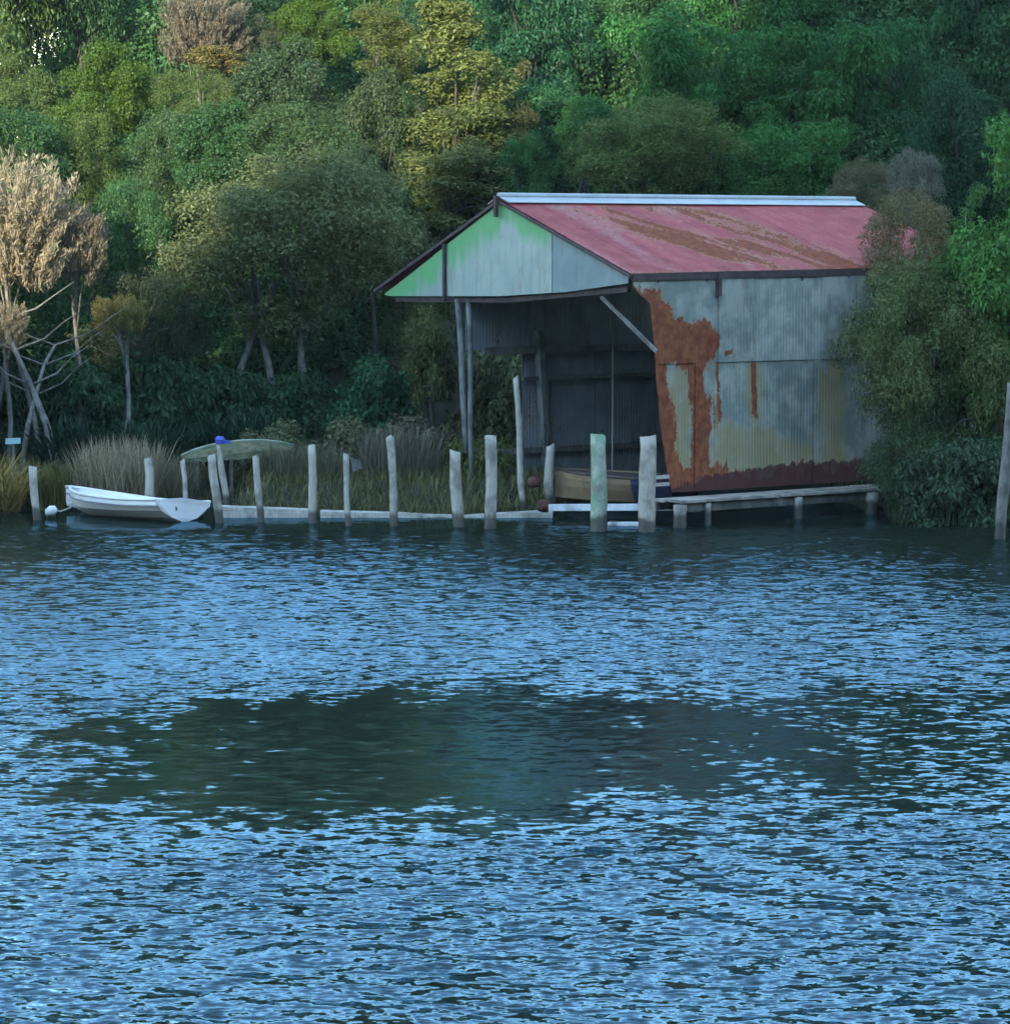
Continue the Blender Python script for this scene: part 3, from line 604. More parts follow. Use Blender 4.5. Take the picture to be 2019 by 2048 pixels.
for s in (1.6, 2.9, 4.2, 5.5): hchild(MB().frame_box(PW(s, 0), u, NW, zz, -0.03, 0.03, -0.12, -0.05, ZB, ZT).obj('stud', M['wood_dark']), wallp)
p0 = PW(*wal(1432, 548), 0.07); p1 = PW(*wal(1431, 592), 0.07)
hchild(MB().beam(p0, p1, 0.09, 0.08, u).obj('bracket', M['trim_dark']))

# gable
gA = gab(1000, 400); gR = gab(1258, 546); gL = gab(770, 582)
def gtop(s): return np.where(s > gA[0], gA[1] + (s - gA[0]) / (gL[0] - gA[0]) * (gL[1] - gA[1]), gR[1] + (s - gR[0]) / (gA[0] - gR[0]) * (gA[1] - gR[1])) - 0.05
gb = [gab(*p) for p in ((1258, 566), (1130, 584), (1000, 592), (893, 592), (785, 592), (770, 590))]
gbs = np.array([p[0] for p in gb]); gbz = np.array([p[1] for p in gb])
def gbot(s): return np.interp(s, gbs, gbz)
def gable_attrs(s, z):
    d = gtop(s) - z; left = s > gA[0]
    m = np.where(left, 1.25 - d / 0.75, 1.1 - d / 0.55)
    m = np.where(left, m, m * (s > gab(1104, 500)[0])) * (0.35 + 1.3 * fbm(s * 7, z * 0.9, 61))
    m = np.maximum(m, 0.9 * (d < 0.9) * (s > gL[0] - 1.2) * sstep(1.2, 0.2, gL[0] - s))
    m = np.maximum(m, 0.35 * sstep(0.12, 0.0, z - gbot(s)))
    return dict(rust=0.25 * sstep(0.1, 0, d), ochre=np.zeros_like(m), moss=np.clip(m, 0, 1), dark=0 * m)
gs = [gR[0] + 0.02, gab(1104, 520)[0], gab(893, 520)[0], gL[0]]
gp = empty('gable', C); hchild(gp); gp.matrix_parent_inverse = Matrix.Translation(-Cv)
for i in range(3):
    sheet('gable_sheet', PG, gs[i], gs[i + 1] + (0.03 if i < 2 else 0), gbot, gtop, M['iron_gable_dark' if i == 0 else 'iron_gable'], 0.003, gable_attrs, 0.012 * (i % 2), 26, gp, 0.03)
a, b_ = gab(893, 488), gab(893, 602)
hchild(MB().beam(PG(*a, 0.05), PG(*b_, 0.05), 0.07, 0.06, v).obj('batten', M['trim_dark']), gp)
mb = MB()                                                    # beam under the gable and rake boards
seq = [(gR[0] + 0.15, gbot(gR[0] + 0.15) - 0.1), (gb[2][0], gbot(gb[2][0]) - 0.08), (gb[4][0], gbot(gb[4][0]) - 0.06)]
for k in range(2): mb.beam(PG(seq[k][0], float(seq[k][1]), -0.12), PG(seq[k + 1][0], float(seq[k + 1][1]), -0.12), 0.08, 0.09)
hchild(mb.obj('lintel_beam', M['trim_dark']), gp)

# roof
LR = 9.0; OV = 0.02
APX = PG(gA[0], gA[1] + 0.03); EVR = PG(*gR) + NW * 0.10 + zz * (-0.03); EVL = PG(*gab(752, 577))
EVR[2] = at_y(1264, 548, EVR[1])[2]
def roof_side(E0, n_name, rise, rustf):
    dn = E0 - APX; L = np.linalg.norm(dn); dn = dn / L; nrm = np.cross(u, dn); nrm *= np.sign(nrm[2])
    grp = empty(n_name, C); hchild(grp); grp.matrix_parent_inverse = Matrix.Translation(-Cv)
    ns_ = 13; wdt = (LR + OV) / ns_
    for i in range(ns_):
        s0 = -OV + i * wdt; n = 40; m = 26
        S, T = np.meshgrid(np.linspace(s0, s0 + wdt + 0.03, n + 1), np.linspace(0, 1, m + 1), indexing='ij')
        W = 0.009 * np.sin(2 * math.pi * S / CORR) + 0.002 * (i % 2) + (fbm(S * 0.7, T * 2, 71) - 0.5) * 0.03
        P = APX + S[..., None] * u + (T * L)[..., None] * dn + W[..., None] * nrm + zz * (rise * S / LR * T)[..., None]
        me = mesh_np('roof_sheet', P.reshape(-1, 3), grid_quads(n + 1, m + 1), M['iron_roof'], True, rustf(S, T))
        hchild(link('roof_sheet', me), grp)
    return grp, dn, L, nrm
def roof_rust(s, t):
    sh = s - 1.9 * t
    k = fbm(sh * 2.4, t * 3.0 + 3, 81, 4); k2 = fbm(s * 0.8, t * 1.5, 85, 3)
    reg = sstep(0.2, 1.4, sh) * (1 - sstep(3.6, 4.9, sh)) * sstep(0.0, 0.2, t)
    r = np.clip((k - 0.47) * 5 + (k2 - 0.5) * 1.5 + 0.2, 0, 0.95) * reg
    r = np.maximum(r, 0.5 * sstep(0.97, 1.0, t))
    fade = np.clip((fbm(s * 2.0, t * 1.2, 88) - 0.45) * 1.6, 0, 0.5) * (1 - sstep(4.0, 6.5, s))
    return dict(rust=r, ochre=fade, moss=np.zeros_like(r), dark=np.zeros_like(r))
rg, dnR, LRs, nR = roof_side(EVR, 'roof', 0.10, roof_rust)
lg, dnL, LLs, nL = roof_side(EVL, 'roof', 0.0, roof_rust)
mb = MB()
for dn, n_ in ((dnR, nR), (dnL, nL)):
    mb.frame_box(APX + zz * 0.035, u, dn, n_, -OV - 0.03, LR, -0.01, 0.34, 0.0, 0.012)
mb.tube([APX + zz * 0.06 - u * (OV + 0.03), APX + zz * 0.06 + u * LR], [0.05, 0.05], 8)
hchild(mb.obj('ridge_cap', M['cap'], None, False), rg)
mb = MB(); mb.beam(EVR - u * OV - zz * 0.055 + NW * 0.0, EVR + u * LR + zz * 0.05 + NW * 0.0, 0.13, 0.03, NW)
hchild(mb.obj('fascia', M['trim_dark']), rg)
for E0 in (EVR, EVL): hchild(MB().beam(APX - u * (OV + 0.03) - zz * 0.05, E0 - u * (OV + 0.03) - zz * 0.05, 0.03, 0.055).obj('barge_board', M['trim_dark']), rg)
mb = MB(); k0 = APX - u * 0.1
mb.beam(k0 + zz * 0.05, k0 - zz * 0.34, 0.07, 0.07, v)
hchild(mb.obj('finial', M['trim_dark']), rg)
for s in np.arange(0.6, LR, 1.15):
    for E0 in (EVR, EVL): hchild(MB().beam(APX + u * s - zz * 0.12, E0 + u * s - zz * 0.10, 0.05, 0.12).obj('rafter', M['wood_dark']), rg)

# front posts, brace, open left side
SP = gab(918, 700)[0]
post_pts = [((906, 598), (926, 905), 12), ((928, 598), (936, 962), 9)]
for (a, b_, w) in post_pts:
    A, B = PG(*gab(*a), -0.1), PG(*gab(*b_), -0.1); r = w * 57 / FPX / 2 * 1.25
    rr = random.Random(w); hchild(MB().tube([A + (B - A) * s + u * 0.02 * math.sin(s * 6) for s in np.linspace(0, 1, 7)], [r] * 7, 8, 0.12, rr).obj('front_post', M['wood_mid'], None, True))
A, B = PG(*gab(1198, 594), -0.05), PG(*gab(1309, 704), -0.05)
hchild(MB().beam(A, B, 0.05, 0.06).obj('brace', M['wood_dark']))
CL = C + v * SP                                               # foot of the left wall line
def lw(px, py):
    p = on_plane(px, py, CL, NW); return float(np.dot(p - CL, u)), float(p[2])
def PL(s, z, off=0.0): return CL + u * s + zz * z + NW * off
zero = lambda S, Z: dict(rust=0.3 * fbm(S, Z, 5), ochre=0 * S, moss=0 * S, dark=0 * S)
z1 = lw(1000, 700)[1]; s1 = lw(1045, 800)[0]; ztop = EVL[2] - 0.0
ztL = float(gtop(SP)) - 0.1
inn = empty('left_wall', C); hchild(inn); inn.matrix_parent_inverse = Matrix.Translation(-Cv)
for i in range(5): sheet('inner_upper_sheet', PL, 0.15 + i * 1.9, 0.15 + (i + 1) * 1.9, z1, ztL, M['iron_dark'], 0.006, zero, 0.008 * (i % 2), 10, inn)
for i in range(4): sheet('inner_lower_sheet', PL, s1 + i * 1.8, s1 + (i + 1) * 1.8, 0.35, z1 + 0.05, M['iron_dark'], 0.006, zero, -0.02 + 0.008 * (i % 2), 10, inn)
a, b_ = lw(1070, 660), lw(1088, 1010); hchild(MB().beam(PL(*a, 0.1), PL(*b_, 0.1), 0.16, 0.12, u).obj('wall_stud', M['wood_mid']), inn)
a, b_ = lw(960, 702), lw(1100, 700); hchild(MB().beam(PL(*a, 0.08), PL(b_[0] + 5, a[1], 0.08), 0.08, 0.14).obj('rail', M['wood_dark']), inn)
a = lw(960, 905); hchild(MB().beam(PL(a[0], a[1], 0.08), PL(a[0] + 6.5, a[1], 0.08), 0.07, 0.10).obj('rail', M['wood_dark']), inn)
a = lw(1040, 757); hchild(MB().beam(PL(a[0], a[1], 0.08), PL(a[0] + 6.5, a[1], 0.08), 0.06, 0.07).obj('rail', M['wood_dark']), inn)
# back wall
sb = LW - 0.3
for i in range(4): 
    f = lambda s, z, off=0.0: C + u * sb + v * s + zz * z + NG * off
    sheet('back_sheet', f, i * SP / 4, (i + 1) * SP / 4, 0.2, 4.1, M['iron_dark'], 0.006, zero, 0.006 * (i % 2), 8, inn, 0.03)

# side deck: long planks on short posts
zd = wal(1340, 1004, 0.9)[1]
deck = empty('side_deck', PW(0.6, 0, 0.45), 'weathered plank deck on short posts along the rusty boathouse wall', 'deck')
dinv = Matrix.Translation(-Vector(PW(0.6, 0, 0.45)))
rr = random.Random(8)
for i in range(5):
    for j in range(3):
        s0 = 0.35 + j * 2.5 + rr.uniform(-0.15, 0.15); o0 = 0.06 + i * 0.18
        if j == 0: s0 = 0.55 - rr.uniform(0, 0.25)
        p = MB().frame_box(PW(s0, zd + rr.uniform(-0.012, 0.012), o0), u, NW, zz, 0, 2.5 + rr.uniform(-0.2, 0.0) - 0.02, 0, 0.165, -0.045, 0).obj('plank', M['wood'])
        p.parent = deck; p.matrix_parent_inverse = dinv
b1 = MB().beam(PW(0.4, zd - 0.13, 0.82), PW(7.8, zd - 0.13, 0.82), 0.09, 0.15).obj('bearer', M['wood_dark']); b1.parent = deck; b1.matrix_parent_inverse = dinv
b1 = MB().beam(PW(0.4, zd - 0.13, 0.18), PW(7.8, zd - 0.13, 0.18), 0.09, 0.15).obj('bearer', M['wood_dark']); b1.parent = deck; b1.matrix_parent_inverse = dinv
for px, w in ((1352, 0.12), (1408, 0.055), (1588, 0.085), (1734, 0.12)):
    s = wal(px, 1040, 0.82)[0]; P = PW(s, 0, 0.92)
    q = MB().tube([P + zz * z for z in (-1.2, -0.1, 0.2, zd - 0.06)], [w * 1.05, w, w, w], 9, 0.08, rr).obj('deck_post', M['wood'], None, True); q.parent = deck; q.matrix_parent_inverse = dinv

# ------------------------------------------------------------------ pilings and stakes
def stake(name, label, top, bot, wpx, Y=None, mat='wood', group='thin stakes along the bank', cat='stake', below=1.3, bend=0.0, seed=0):
    B = at_z(*bot, 0.0) if Y is None else at_y(*bot, Y)
    Tt = at_y(*top, B[1] + 0.05); r = wpx * B[1] / FPX / 2; rng = random.Random(seed + int(top[0])); d = (Tt - B)
    if Y is not None: below = max(0.25, B[2] - float(ground_z(B[0], B[1])) + 0.3)
    base = B - d / np.linalg.norm(d) * below
    n = 14; ts = np.linspace(0, 1, n); H = np.linalg.norm(Tt - base)
    pts = [base + (Tt - base) * s + np.array([bend * math.sin(s * 3.1) + 0.012 * math.sin(s * 9 + top[0]), 0, 0]) for s in ts]
    o = MB().tube([p - B for p in pts], [r * (1.06 - 0.12 * s + 0.04 * math.sin(7 * s + top[1])) for s in ts], 11, 0.07, rng).obj(name, M[mat], None, True)
    for q in list(o.data.vertices)[-11:]: q.co += Vector((0, 0, rng.uniform(-0.05, 0.03) + 0.03 * math.sin(q.co.x / max(r, 0.01) + top[0])))
    o.location = B; tag(o, label, cat, group); return o
stake('mooring_piling', 'thick pale piling standing left of the boathouse opening', (981, 873), (981, 1057), 25, group='thick mooring pilings', cat='piling')
stake('mooring_piling', 'thick greenish piling in the middle of the boathouse opening', (1196, 872), (1196, 1062), 33, mat='wood_green', group='thick mooring pilings', cat='piling')
stake('mooring_piling', 'thick notched piling right against the rusty wall corner', (1294, 870), (1294, 1064), 34, group='thick mooring pilings', cat='piling')
stake('mooring_piling', 'shorter greyish piling with a flat top in front of the double posts', (909, 902), (917, 1054), 24, group='thick mooring pilings', cat='piling')
stake('mooring_piling', 'squat pale piling behind the inner stud at the left of the tan hull', (1099, 890), (1097, 1016), 19, Y=59.6, group='thick mooring pilings', cat='piling')
stake('pole', 'tall thin leaning pole inside the boathouse opening', (1032, 752), (1045, 1018), 13, Y=59.4, group=None, cat='pole')
stake('stake', 'grey stake at the far left edge beside the white buoy', (66, 937), (73, 1040), 17)
stake('stake', 'pale topped stake behind the white dinghy', (296, 916), (301, 1004), 19, Y=59.8)
stake('stake', 'slim stake between the pale topped stake and the dinghy stern', (366, 920), (371, 1002), 10, Y=59.6)
stake('stake', 'leaning stake right at the stern of the dinghy', (424, 914), (438, 1046), 17)
stake('stake', 'stake with a blue cap standing behind the leaning stake', (438, 890), (449, 980), 13, Y=60.6)
stake('stake', 'grey stake right of the mossy upturned hull supports', (512, 914), (521, 1044), 14)
stake('stake', 'rough knotty stake in line with the right trunk of the olive tree', (622, 890), (624, 1046), 17, bend=0.02)
stake('stake', 'thin stake with a grey scrap beside its top', (690, 905), (697, 1052), 12)
stake('stake', 'tall pale stake midway along the low bank board', (780, 873), (789, 1052), 17)
stake('leaning_trunk', 'dark leaning trunk with a pale edge at the right edge of the water', (2024, 770), (1999, 1078), 22, mat='wood_dark', group=None, cat='trunk')
P = at_y(440, 879, 60.65)
mb = MB(); mb.tube([np.array([0, 0, -0.08]), np.array([0, 0, 0.0]), np.array([0.02, 0, 0.045]), np.array([0.02, 0, 0.06])], [0.085, 0.10, 0.075, 0.03], 12)
mb.frame_box((0.06, 0, -0.06), (1, 0, -0.1), (0, 1, 0), zz, 0, 0.13, -0.06, 0.06, 0, 0.05)
tag(mb.obj('blue_cap', M['blue']), 'blue plastic cap on top of a stake', 'cap').location = P
P = at_y(708, 928, 57.3)
mb = MB(); mb.add([(-.07, 0, .12), (.10, .02, .06), (.14, .03, -.08), (-.02, 0, -.14), (-.07, .03, .12), (.10, .05, .06), (.14, .06, -.08), (-.02, .03, -.14)], [(0, 1, 2, 3), (7, 6, 5, 4), (0, 4, 5, 1), (1, 5, 6, 2), (2, 6, 7, 3), (3, 7, 4, 0)])
tag(mb.obj('netting_scrap', M['wood_mid']), 'grey ragged scrap hanging from a thin stake', 'scrap').location = P

# low boards retaining the bank
for lab, a, b_ in (('low grey board edging the bank right of the dinghy', (440, 1017), (630, 1024)), ('low pale board edging the bank in the middle', (640, 1026), (905, 1034)), ('low dark board edging the bank by the thick pilings', (915, 1036), (1105, 1026))):
    A, B = at_y(*a, 58.5), at_y(*b_, 58.5); o_ = (A + B) / 2
    mb = MB(); mb.beam(A - o_ + np.array([0, 0.2, 0.0]), B - o_ + np.array([0, 0.2, 0.0]), 0.42, 0.06); mb.beam(A - o_ - zz * 0.12, B - o_ - zz * 0.10, 0.05, 0.16)
    tag(mb.obj('bank_board', M['wood_pale']), lab, 'board', 'boards along the bank').location = o_

# ------------------------------------------------------------------ boats
def loft(secs, close=True):
    n = len(secs[0]); V = [p for s in secs for p in s]; F = []
    for k in range(len(secs) - 1):
        for j in range(n - 1): F.append((k * n + j, (k + 1) * n + j, (k + 1) * n + j + 1, k * n + j + 1))
    return V, F
def dinghy(loc, heading, L, W, name, label):
    root = empty(name, loc, label, 'boat'); root.rotation_euler = (0.09, 0, heading)
    def section(t, inset=0.0):               # t 0 stern .. 1 bow along +x ; half outline port gunwale -> keel -> starboard
        w = W / 2 * (0.90 + 0.22 * t - 0.10 * t * t) * (1 - max(0, t - 0.55) ** 2 * 4.7) ; w = max(w, 0.015)
        sheer = 0.42 + 0.03 * t + 0.075 * (2 * t - 0.75) ** 2; keel = 0.02 + 0.05 * (1 - t) ** 2 + 0.02 * t + (0.30 * max(0, t - 0.8) / 0.2 * 0.6 if t > 0.8 else 0)
        ch = keel + 0.10 + 0.10 * (1 - t) + 0.10 * t * t; x = t * L + 0.14 * (t > 0.98)
        w -= inset; k = inset
        pts = []
        for yv, zv in ((1.0, sheer), (0.985, sheer - 0.10), (0.93, (sheer + ch) / 2), (0.80, ch), (0.45, (ch + keel) / 2 - 0.015), (0.0, keel)): pts.append((x - 0.05 * (1 - t) * (zv < 0.2), w * yv, zv + k * (zv < sheer - 0.01)))
        return pts + [(a, -b2, c) for a, b2, c in pts[-2::-1]]
    ts = [0, .08, .2, .35, .5, .62, .74, .84, .92, .97, 1.0]
    V, F = loft([section(t) for t in ts]); n = 11
    mb = MB(); mb.add(V, F); Vi, Fi = loft([section(t, 0.03) for t in ts[:-1]]); mb.add(Vi, [f[::-1] for f in Fi]); mb.obj('hull', M['dinghy'], root, False)
    s0 = section(0); mb = MB(); V2 = [(x - 0.012, y, z) for x, y, z in s0]; V2 += [(x + 0.03, y * .97, z) for x, y, z in s0]
    F2 = [tuple(range(n))[::-1], tuple(range(n, 2 * n))] + [(j, j + 1, n + j + 1, n + j) for j in range(n - 1)] + [(n - 1, 0, n, 2 * n - 1)]
    top = s0[0]; mb.add(V2, F2)
    mb.add([(-0.012, -top[1], top[2]), (-0.012, 0, top[2] + .05), (-0.012, top[1], top[2]), (.03, -top[1] * .97, top[2]), (.03, 0, top[2] + .05), (.03, top[1] * .97, top[2])], [(0, 1, 2), (5, 4, 3), (0, 3, 4, 1), (1, 4, 5, 2)])
    mb.obj('transom', M['dinghy'], root)
    for sgn in (1, -1):
        g = [np.array(section(t)[0 if sgn > 0 else -1]) for t in ts]; MB().tube(g, [0.028] * len(g), 6).obj('gunwale', M['dinghy'], root, True)
        g = [np.array(section(t)[1 if sgn > 0 else -2]) + np.array([0, 0.008 * sgn, -0.02]) for t in ts]; MB().tube(g, [0.009] * len(g), 5).obj('rubbing_strake', M['strake'], root, True)
    for x in (0.45, 1.25): MB().frame_box((x, 0, 0.27), (1, 0, 0), (0, 1, 0), zz, 0, 0.24, -W / 2 + 0.2, W / 2 - 0.2, 0, 0.03).obj('thwart', M['dinghy'], root)
    MB().tube([(-0.02, 0.2, 0.28), (-0.05, 0.2, 0.30), (-0.05, 0.2, 0.33), (-0.02, 0.2, 0.35)], [0.012] * 4, 6).obj('stern_ring', M['rust'], root)
    return root
th = math.radians(140)
P0 = at_z(352, 1047, 0.0)
dinghy((P0[0] + 0.06, P0[1] + 0.40, -0.09), th, 2.9, 1.5, 'dinghy', 'white fibreglass rowing dinghy moored among the stakes, transom to the right')
# upturned mossy hull on the bank
A, B = at_y(362, 912, 61.4), at_y(588, 892, 61.8); ax = (B - A); L = np.linalg.norm(ax); ax /= L
up_root = empty('upturned_boat', (A + B) / 2 - zz * 1.0, 'mossy green upturned boat lying on supports behind the stakes', 'boat')
inv = Matrix.Translation(-Vector((A + B) / 2 - zz * 1.0)); sd = np.cross(ax, zz); sd /= np.linalg.norm(sd); secs = []
for t_ in np.linspace(0, 1, 13):
    w = 0.48 * (math.sin(math.pi * (0.06 + 0.88 * t_))) ** 0.6; hgt = 0.30 * (math.sin(math.pi * (0.05 + 0.9 * t_))) ** 0.5
    sag = -0.05 * (1 - 4 * (t_ - 0.5) ** 2)
    secs.append([A + ax * L * t_ + sd * w * math.cos(a) + zz * (hgt * math.sin(a) - 0.12) for a in np.linspace(0, math.pi, 9)])
rq = random.Random(4)
for j_ in range(8):
    V = []; F = []; i0 = rq.choice((0, 0, 0, 1)); i1 = 13 - rq.choice((0, 0, 0, 1, 2)); lift = 0.012 * (j_ % 2)
    for s_ in secs[i0:i1]:
        p0, p1 = np.array(s_[j_]), np.array(s_[j_ + 1]); c_ = np.mean(s_, 0); nn = (p0 + p1) / 2 - c_; nn = nn / (np.linalg.norm(nn) + 1e-6); e_ = rq.uniform(-0.012, 0.012)
        V += [p0 + nn * (lift + e_), p1 + nn * (lift + 0.012 + e_), p1 + nn * (lift - 0.02), p0 + nn * (lift - 0.03)]
    m_ = i1 - i0
    for q_ in range(m_ - 1):
        for w_ in range(4): F.append((q_ * 4 + w_, q_ * 4 + (w_ + 1) % 4, q_ * 4 + 4 + (w_ + 1) % 4, q_ * 4 + 4 + w_))
    F += [(3, 2, 1, 0), tuple((m_ - 1) * 4 + w_ for w_ in range(4))]
    pk = MB().add(V, F).obj('hull_plank', M[('moss_hull', 'moss_brown')[j_ % 3 == 1]]); pk.parent = up_root; pk.matrix_parent_inverse = inv
k = MB().tube([A + ax * L * t_ + zz * (0.30 * (math.sin(math.pi * (0.05 + 0.9 * t_))) ** 0.5 - 0.11) for t_ in np.linspace(0, 1, 9)], [0.025] * 9, 6).obj('keel', M['wood_green'], None, True); k.parent = up_root; k.matrix_parent_inverse = inv
for t_ in (0.12, 0.42, 0.8):
    Q_ = A + ax * L * t_ - zz * 0.10; gz = float(ground_z(Q_[0], Q_[1]))
    mb = MB(); mb.beam(Q_ - sd * 0.5, Q_ + sd * 0.5, 0.07, 0.07)
    for s_ in (-0.42, 0.42): mb.beam(Q_ + sd * s_, np.array([*(Q_ + sd * s_)[:2], gz - 0.1]), 0.06, 0.06, ax)
    tr = mb.obj('trestle', M['wood_dark']); tr.parent = up_root; tr.matrix_parent_inverse = inv
# tan hull on its cradle inside the boathouse
YH = 58.4
cr = empty('launch', at_y(1190, 1012, YH), 'tan hulled boat with a navy stern resting inside the boathouse opening', 'boat')
inv = Matrix.Translation(-Vector(at_y(1190, 1012, YH))); secs = []
A, B = at_y(1086, 985, YH + 0.9), at_y(1345, 985, YH - 0.2); ax = (B - A); ax[2] = 0; L = np.linalg.norm(ax); ax /= L; sd = np.array([ax[1], -ax[0], 0])
zt0, zb0 = at_y(1190, 958, YH)[2], at_y(1190, 1010, YH)[2]
def hsec(t_):
    w = 0.75 * (1 - max(0, 0.55 - t_) ** 2 * 3.0); c0 = A + ax * L * t_ + sd * -0.6
    sh = zt0 + 0.10 * (1 - t_) ** 2 - A[2] + A[2]
    prof = ((1.0, sh), (0.98, sh - 0.12), (0.9, (sh + zb0) / 2), (0.72, zb0 + 0.04), (0, zb0 - 0.02))
    half = [c0 + sd * w * a + zz * (z_ - c0[2]) for a, z_ in prof]
    return half + [c0 - sd * w * a + zz * (z_ - c0[2]) for a, z_ in prof[-2::-1]]
for nm, t0_, t1_, mt in (('hull', 0.0, 0.70, 'tan'), ('navy_stern', 0.70, 1.0, 'navy')):
    V, F = loft([hsec(t_) for t_ in np.linspace(t0_, t1_, 8)]); nn = 9
    F += [tuple(range(nn)), tuple(range(7 * nn, 8 * nn))[::-1]]
    o = MB().add(V, F).obj(nm, M[mt]); o.parent = cr; o.matrix_parent_inverse = inv
g = MB().tube([hsec(t_)[0] for t_ in np.linspace(0, 1, 8)], [0.022] * 8, 6).obj('gunwale', M['trim_dark'], None, True); g.parent = cr; g.matrix_parent_inverse = inv
V, F = loft([hsec(t_) for t_ in np.linspace(0, 1, 4)]); dk = MB()
dk.add([hsec(0)[0] - zz * .02, hsec(0)[-1] - zz * .02, hsec(1)[-1] - zz * .02, hsec(1)[0] - zz * .02], [(0, 1, 2, 3)])
o = dk.obj('deck', M['trim_dark']); o.parent = cr; o.matrix_parent_inverse = inv
# white cradle beam, then a white board added as its reflection on the water
A, B = at_y(1098, 1015, 58.0), at_y(1345, 1014, 57.45); o_ = (A + B) / 2
tag(MB().beam(A - o_, B - o_, 0.12, 0.115).obj('cradle_beam', M['wood_white']), 'long white painted beam under the tan hull', 'beam').location = o_
A, B = at_y(1216, 1052, 56.95), at_y(1300, 1052, 56.75); o_ = (A + B) / 2
tag(MB().beam(A - o_, B - o_, 0.12, 0.14).obj('reflection_board', M['wood_white']), 'short white board at the waterline between two thick pilings', 'board').location = o_
A, B = at_y(1308, 955, 57.25), at_y(1338, 953, 57.25); o_ = (A + B) / 2
for lab, dz_ in (('upper of two short pale rails at the foot of the rusty wall corner', 0.0), ('lower of two short pale rails at the foot of the rusty wall corner', -0.13)):
    tag(MB().beam(A - o_, B - o_, 0.05, 0.06).obj('rail', M['wood']), lab, 'rail', 'short rails at the wall corner').location = o_ + zz * dz_
for lab, px, py, Yf, r in (('rusty brown round fender at the end of the white beam', 1088, 1012, 58.1, 0.115), ('brown lump hanging left of the squat piling', 1068, 964, 59.3, 0.10)):
    P = at_y(px, py, Yf); mb = MB()
    for k in range(12):
        pass
    mb.tube([(-0.13, 0, 0.01), (-0.10, 0, 0), (-0.03, 0, 0), (0.05, 0, 0), (0.10, 0, -0.01), (0.13, 0, -0.02)], [r * .3, r * .85, r * 1.05, r, r * .8, r * .3], 10, 0.08, random.Random(px))
    tag(mb.obj('fender', M['rust'], None, True), lab, 'fender', 'brown fenders').location = P
# hanging rope and pulley tackle
A, B = PL(lw(1165, 640)[0], lw(1165, 640)[1], 0.9), PL(lw(1164, 955)[0], lw(1164, 955)[1], 0.9)
tag(MB().tube([A + zz * 0.6 - A, 0 * A, (B - A) * .5 + u * .01, B - A], [0.014] * 4, 6).obj('hanging_rope', M['rope']), 'thin pale rope hanging straight down inside the boathouse', 'rope').location = A
A = PL(*lw(1268, 640), 1.0); B = PL(*lw(1272, 755), 1.0); D = PL(*lw(1272, 870), 1.0)
tk = empty('hoist_tackle', A, 'old hoist tackle hanging on a rope by the rusty wall corner', 'hoist'); inv = Matrix.Translation(-Vector(A))
for nm, mt, mb in (('rope', 'rope', MB().tube([A + zz * .6, A, B], [0.018] * 3, 6)), ('block', 'wood_dark', MB().tube([B, B - zz * .08, B - zz * .3, B - zz * .38], [.04, .13, .13, .05], 8)), ('fall', 'rope', MB().tube([B - zz * .3 + u * .08, (B + D) / 2 + u * .1, D], [.014] * 3, 5))):
    o = mb.obj(nm, M[mt]); o.parent = tk; o.matrix_parent_inverse = inv

# ------------------------------------------------------------------ bank plants
def blades(name, n, base_f, hgt, wid, lean, mat, seed, col, droop=0.3):
    rng = np.random.default_rng(seed); B = base_f(rng, n); H = rng.uniform(*hgt, n); a = rng.uniform(0, 6.283, n); le = rng.normal(0, lean, n)
    D = np.stack([np.cos(a) * le, np.sin(a) * le, np.ones(n)], 1); D /= np.linalg.norm(D, axis=1, keepdims=True)
    S = np.stack([np.cos(a + 1.57), np.sin(a + 1.57), 0 * a], 1); W = wid * rng.uniform(.6, 1.3, n)
    out = np.stack([np.cos(a), np.sin(a), 0 * a], 1)
    V = []
    for t_, wk in ((0, 1.0), (0.5, .8), (0.85, .45), (1.0, 0.05)):
        p = B + D * (H * t_)[:, None] + out * (droop * H * t_ ** 2.2 * np.sign(le))[:, None] * 0.5 - np.array([0, 0, 1]) * (droop * H * t_ ** 3 * 0.35)[:, None]
        V += [p - S * (W * wk / 2)[:, None], p + S * (W * wk / 2)[:, None]]
    V = np.stack(V, 1).reshape(-1, 3); k = np.arange(n)[:, None] * 8
    Q = np.concatenate([k + np.array([0, 1, 3, 2]), k + np.array([2, 3, 5, 4]), k + np.array([4, 5, 7, 6])], 1).reshape(-1, 4)
    o = link(name, mesh_np(name, V, Q, M[mat])); o.color = (*col, 1); return o
def clump(cx, cy, rx, ry):
    def f(rng, n):
        a = rng.uniform(0, 6.283, n); q = np.sqrt(rng.random(n)); x = cx + rx * q * np.cos(a); y = cy + ry * q * np.sin(a)
        return np.stack([x, y, ground_z(x, y) - 0.03], 1)
    return f
def plant(name, label, cat, px, Y, wpx, n, h, w, lean, mat, col, seed, droop, group=None, ry=0.35):
    P = at_y(px, 950, Y); o = blades(name, n, clump(P[0], Y, wpx * Y / FPX / 2, ry), h, w, lean, mat, seed, col, droop)
    return tag(o, label, cat, group)
plant('reed_clump', 'tall straw-coloured reed clump behind the dinghy', 'reeds', 235, 60.6, 165, 1900, (0.7, 1.45), 0.022, 0.24, 'dry', (0.36, 0.30, 0.19), 1, 0.25, 'reeds on the bank', 0.5)
plant('reed_clump', 'low dull reed clump right of the tall straw reeds', 'reeds', 330, 61.0, 110, 700, (0.5, 1.0), 0.022, 0.28, 'dry', (0.25, 0.22, 0.13), 2, 0.3, 'reeds on the bank')
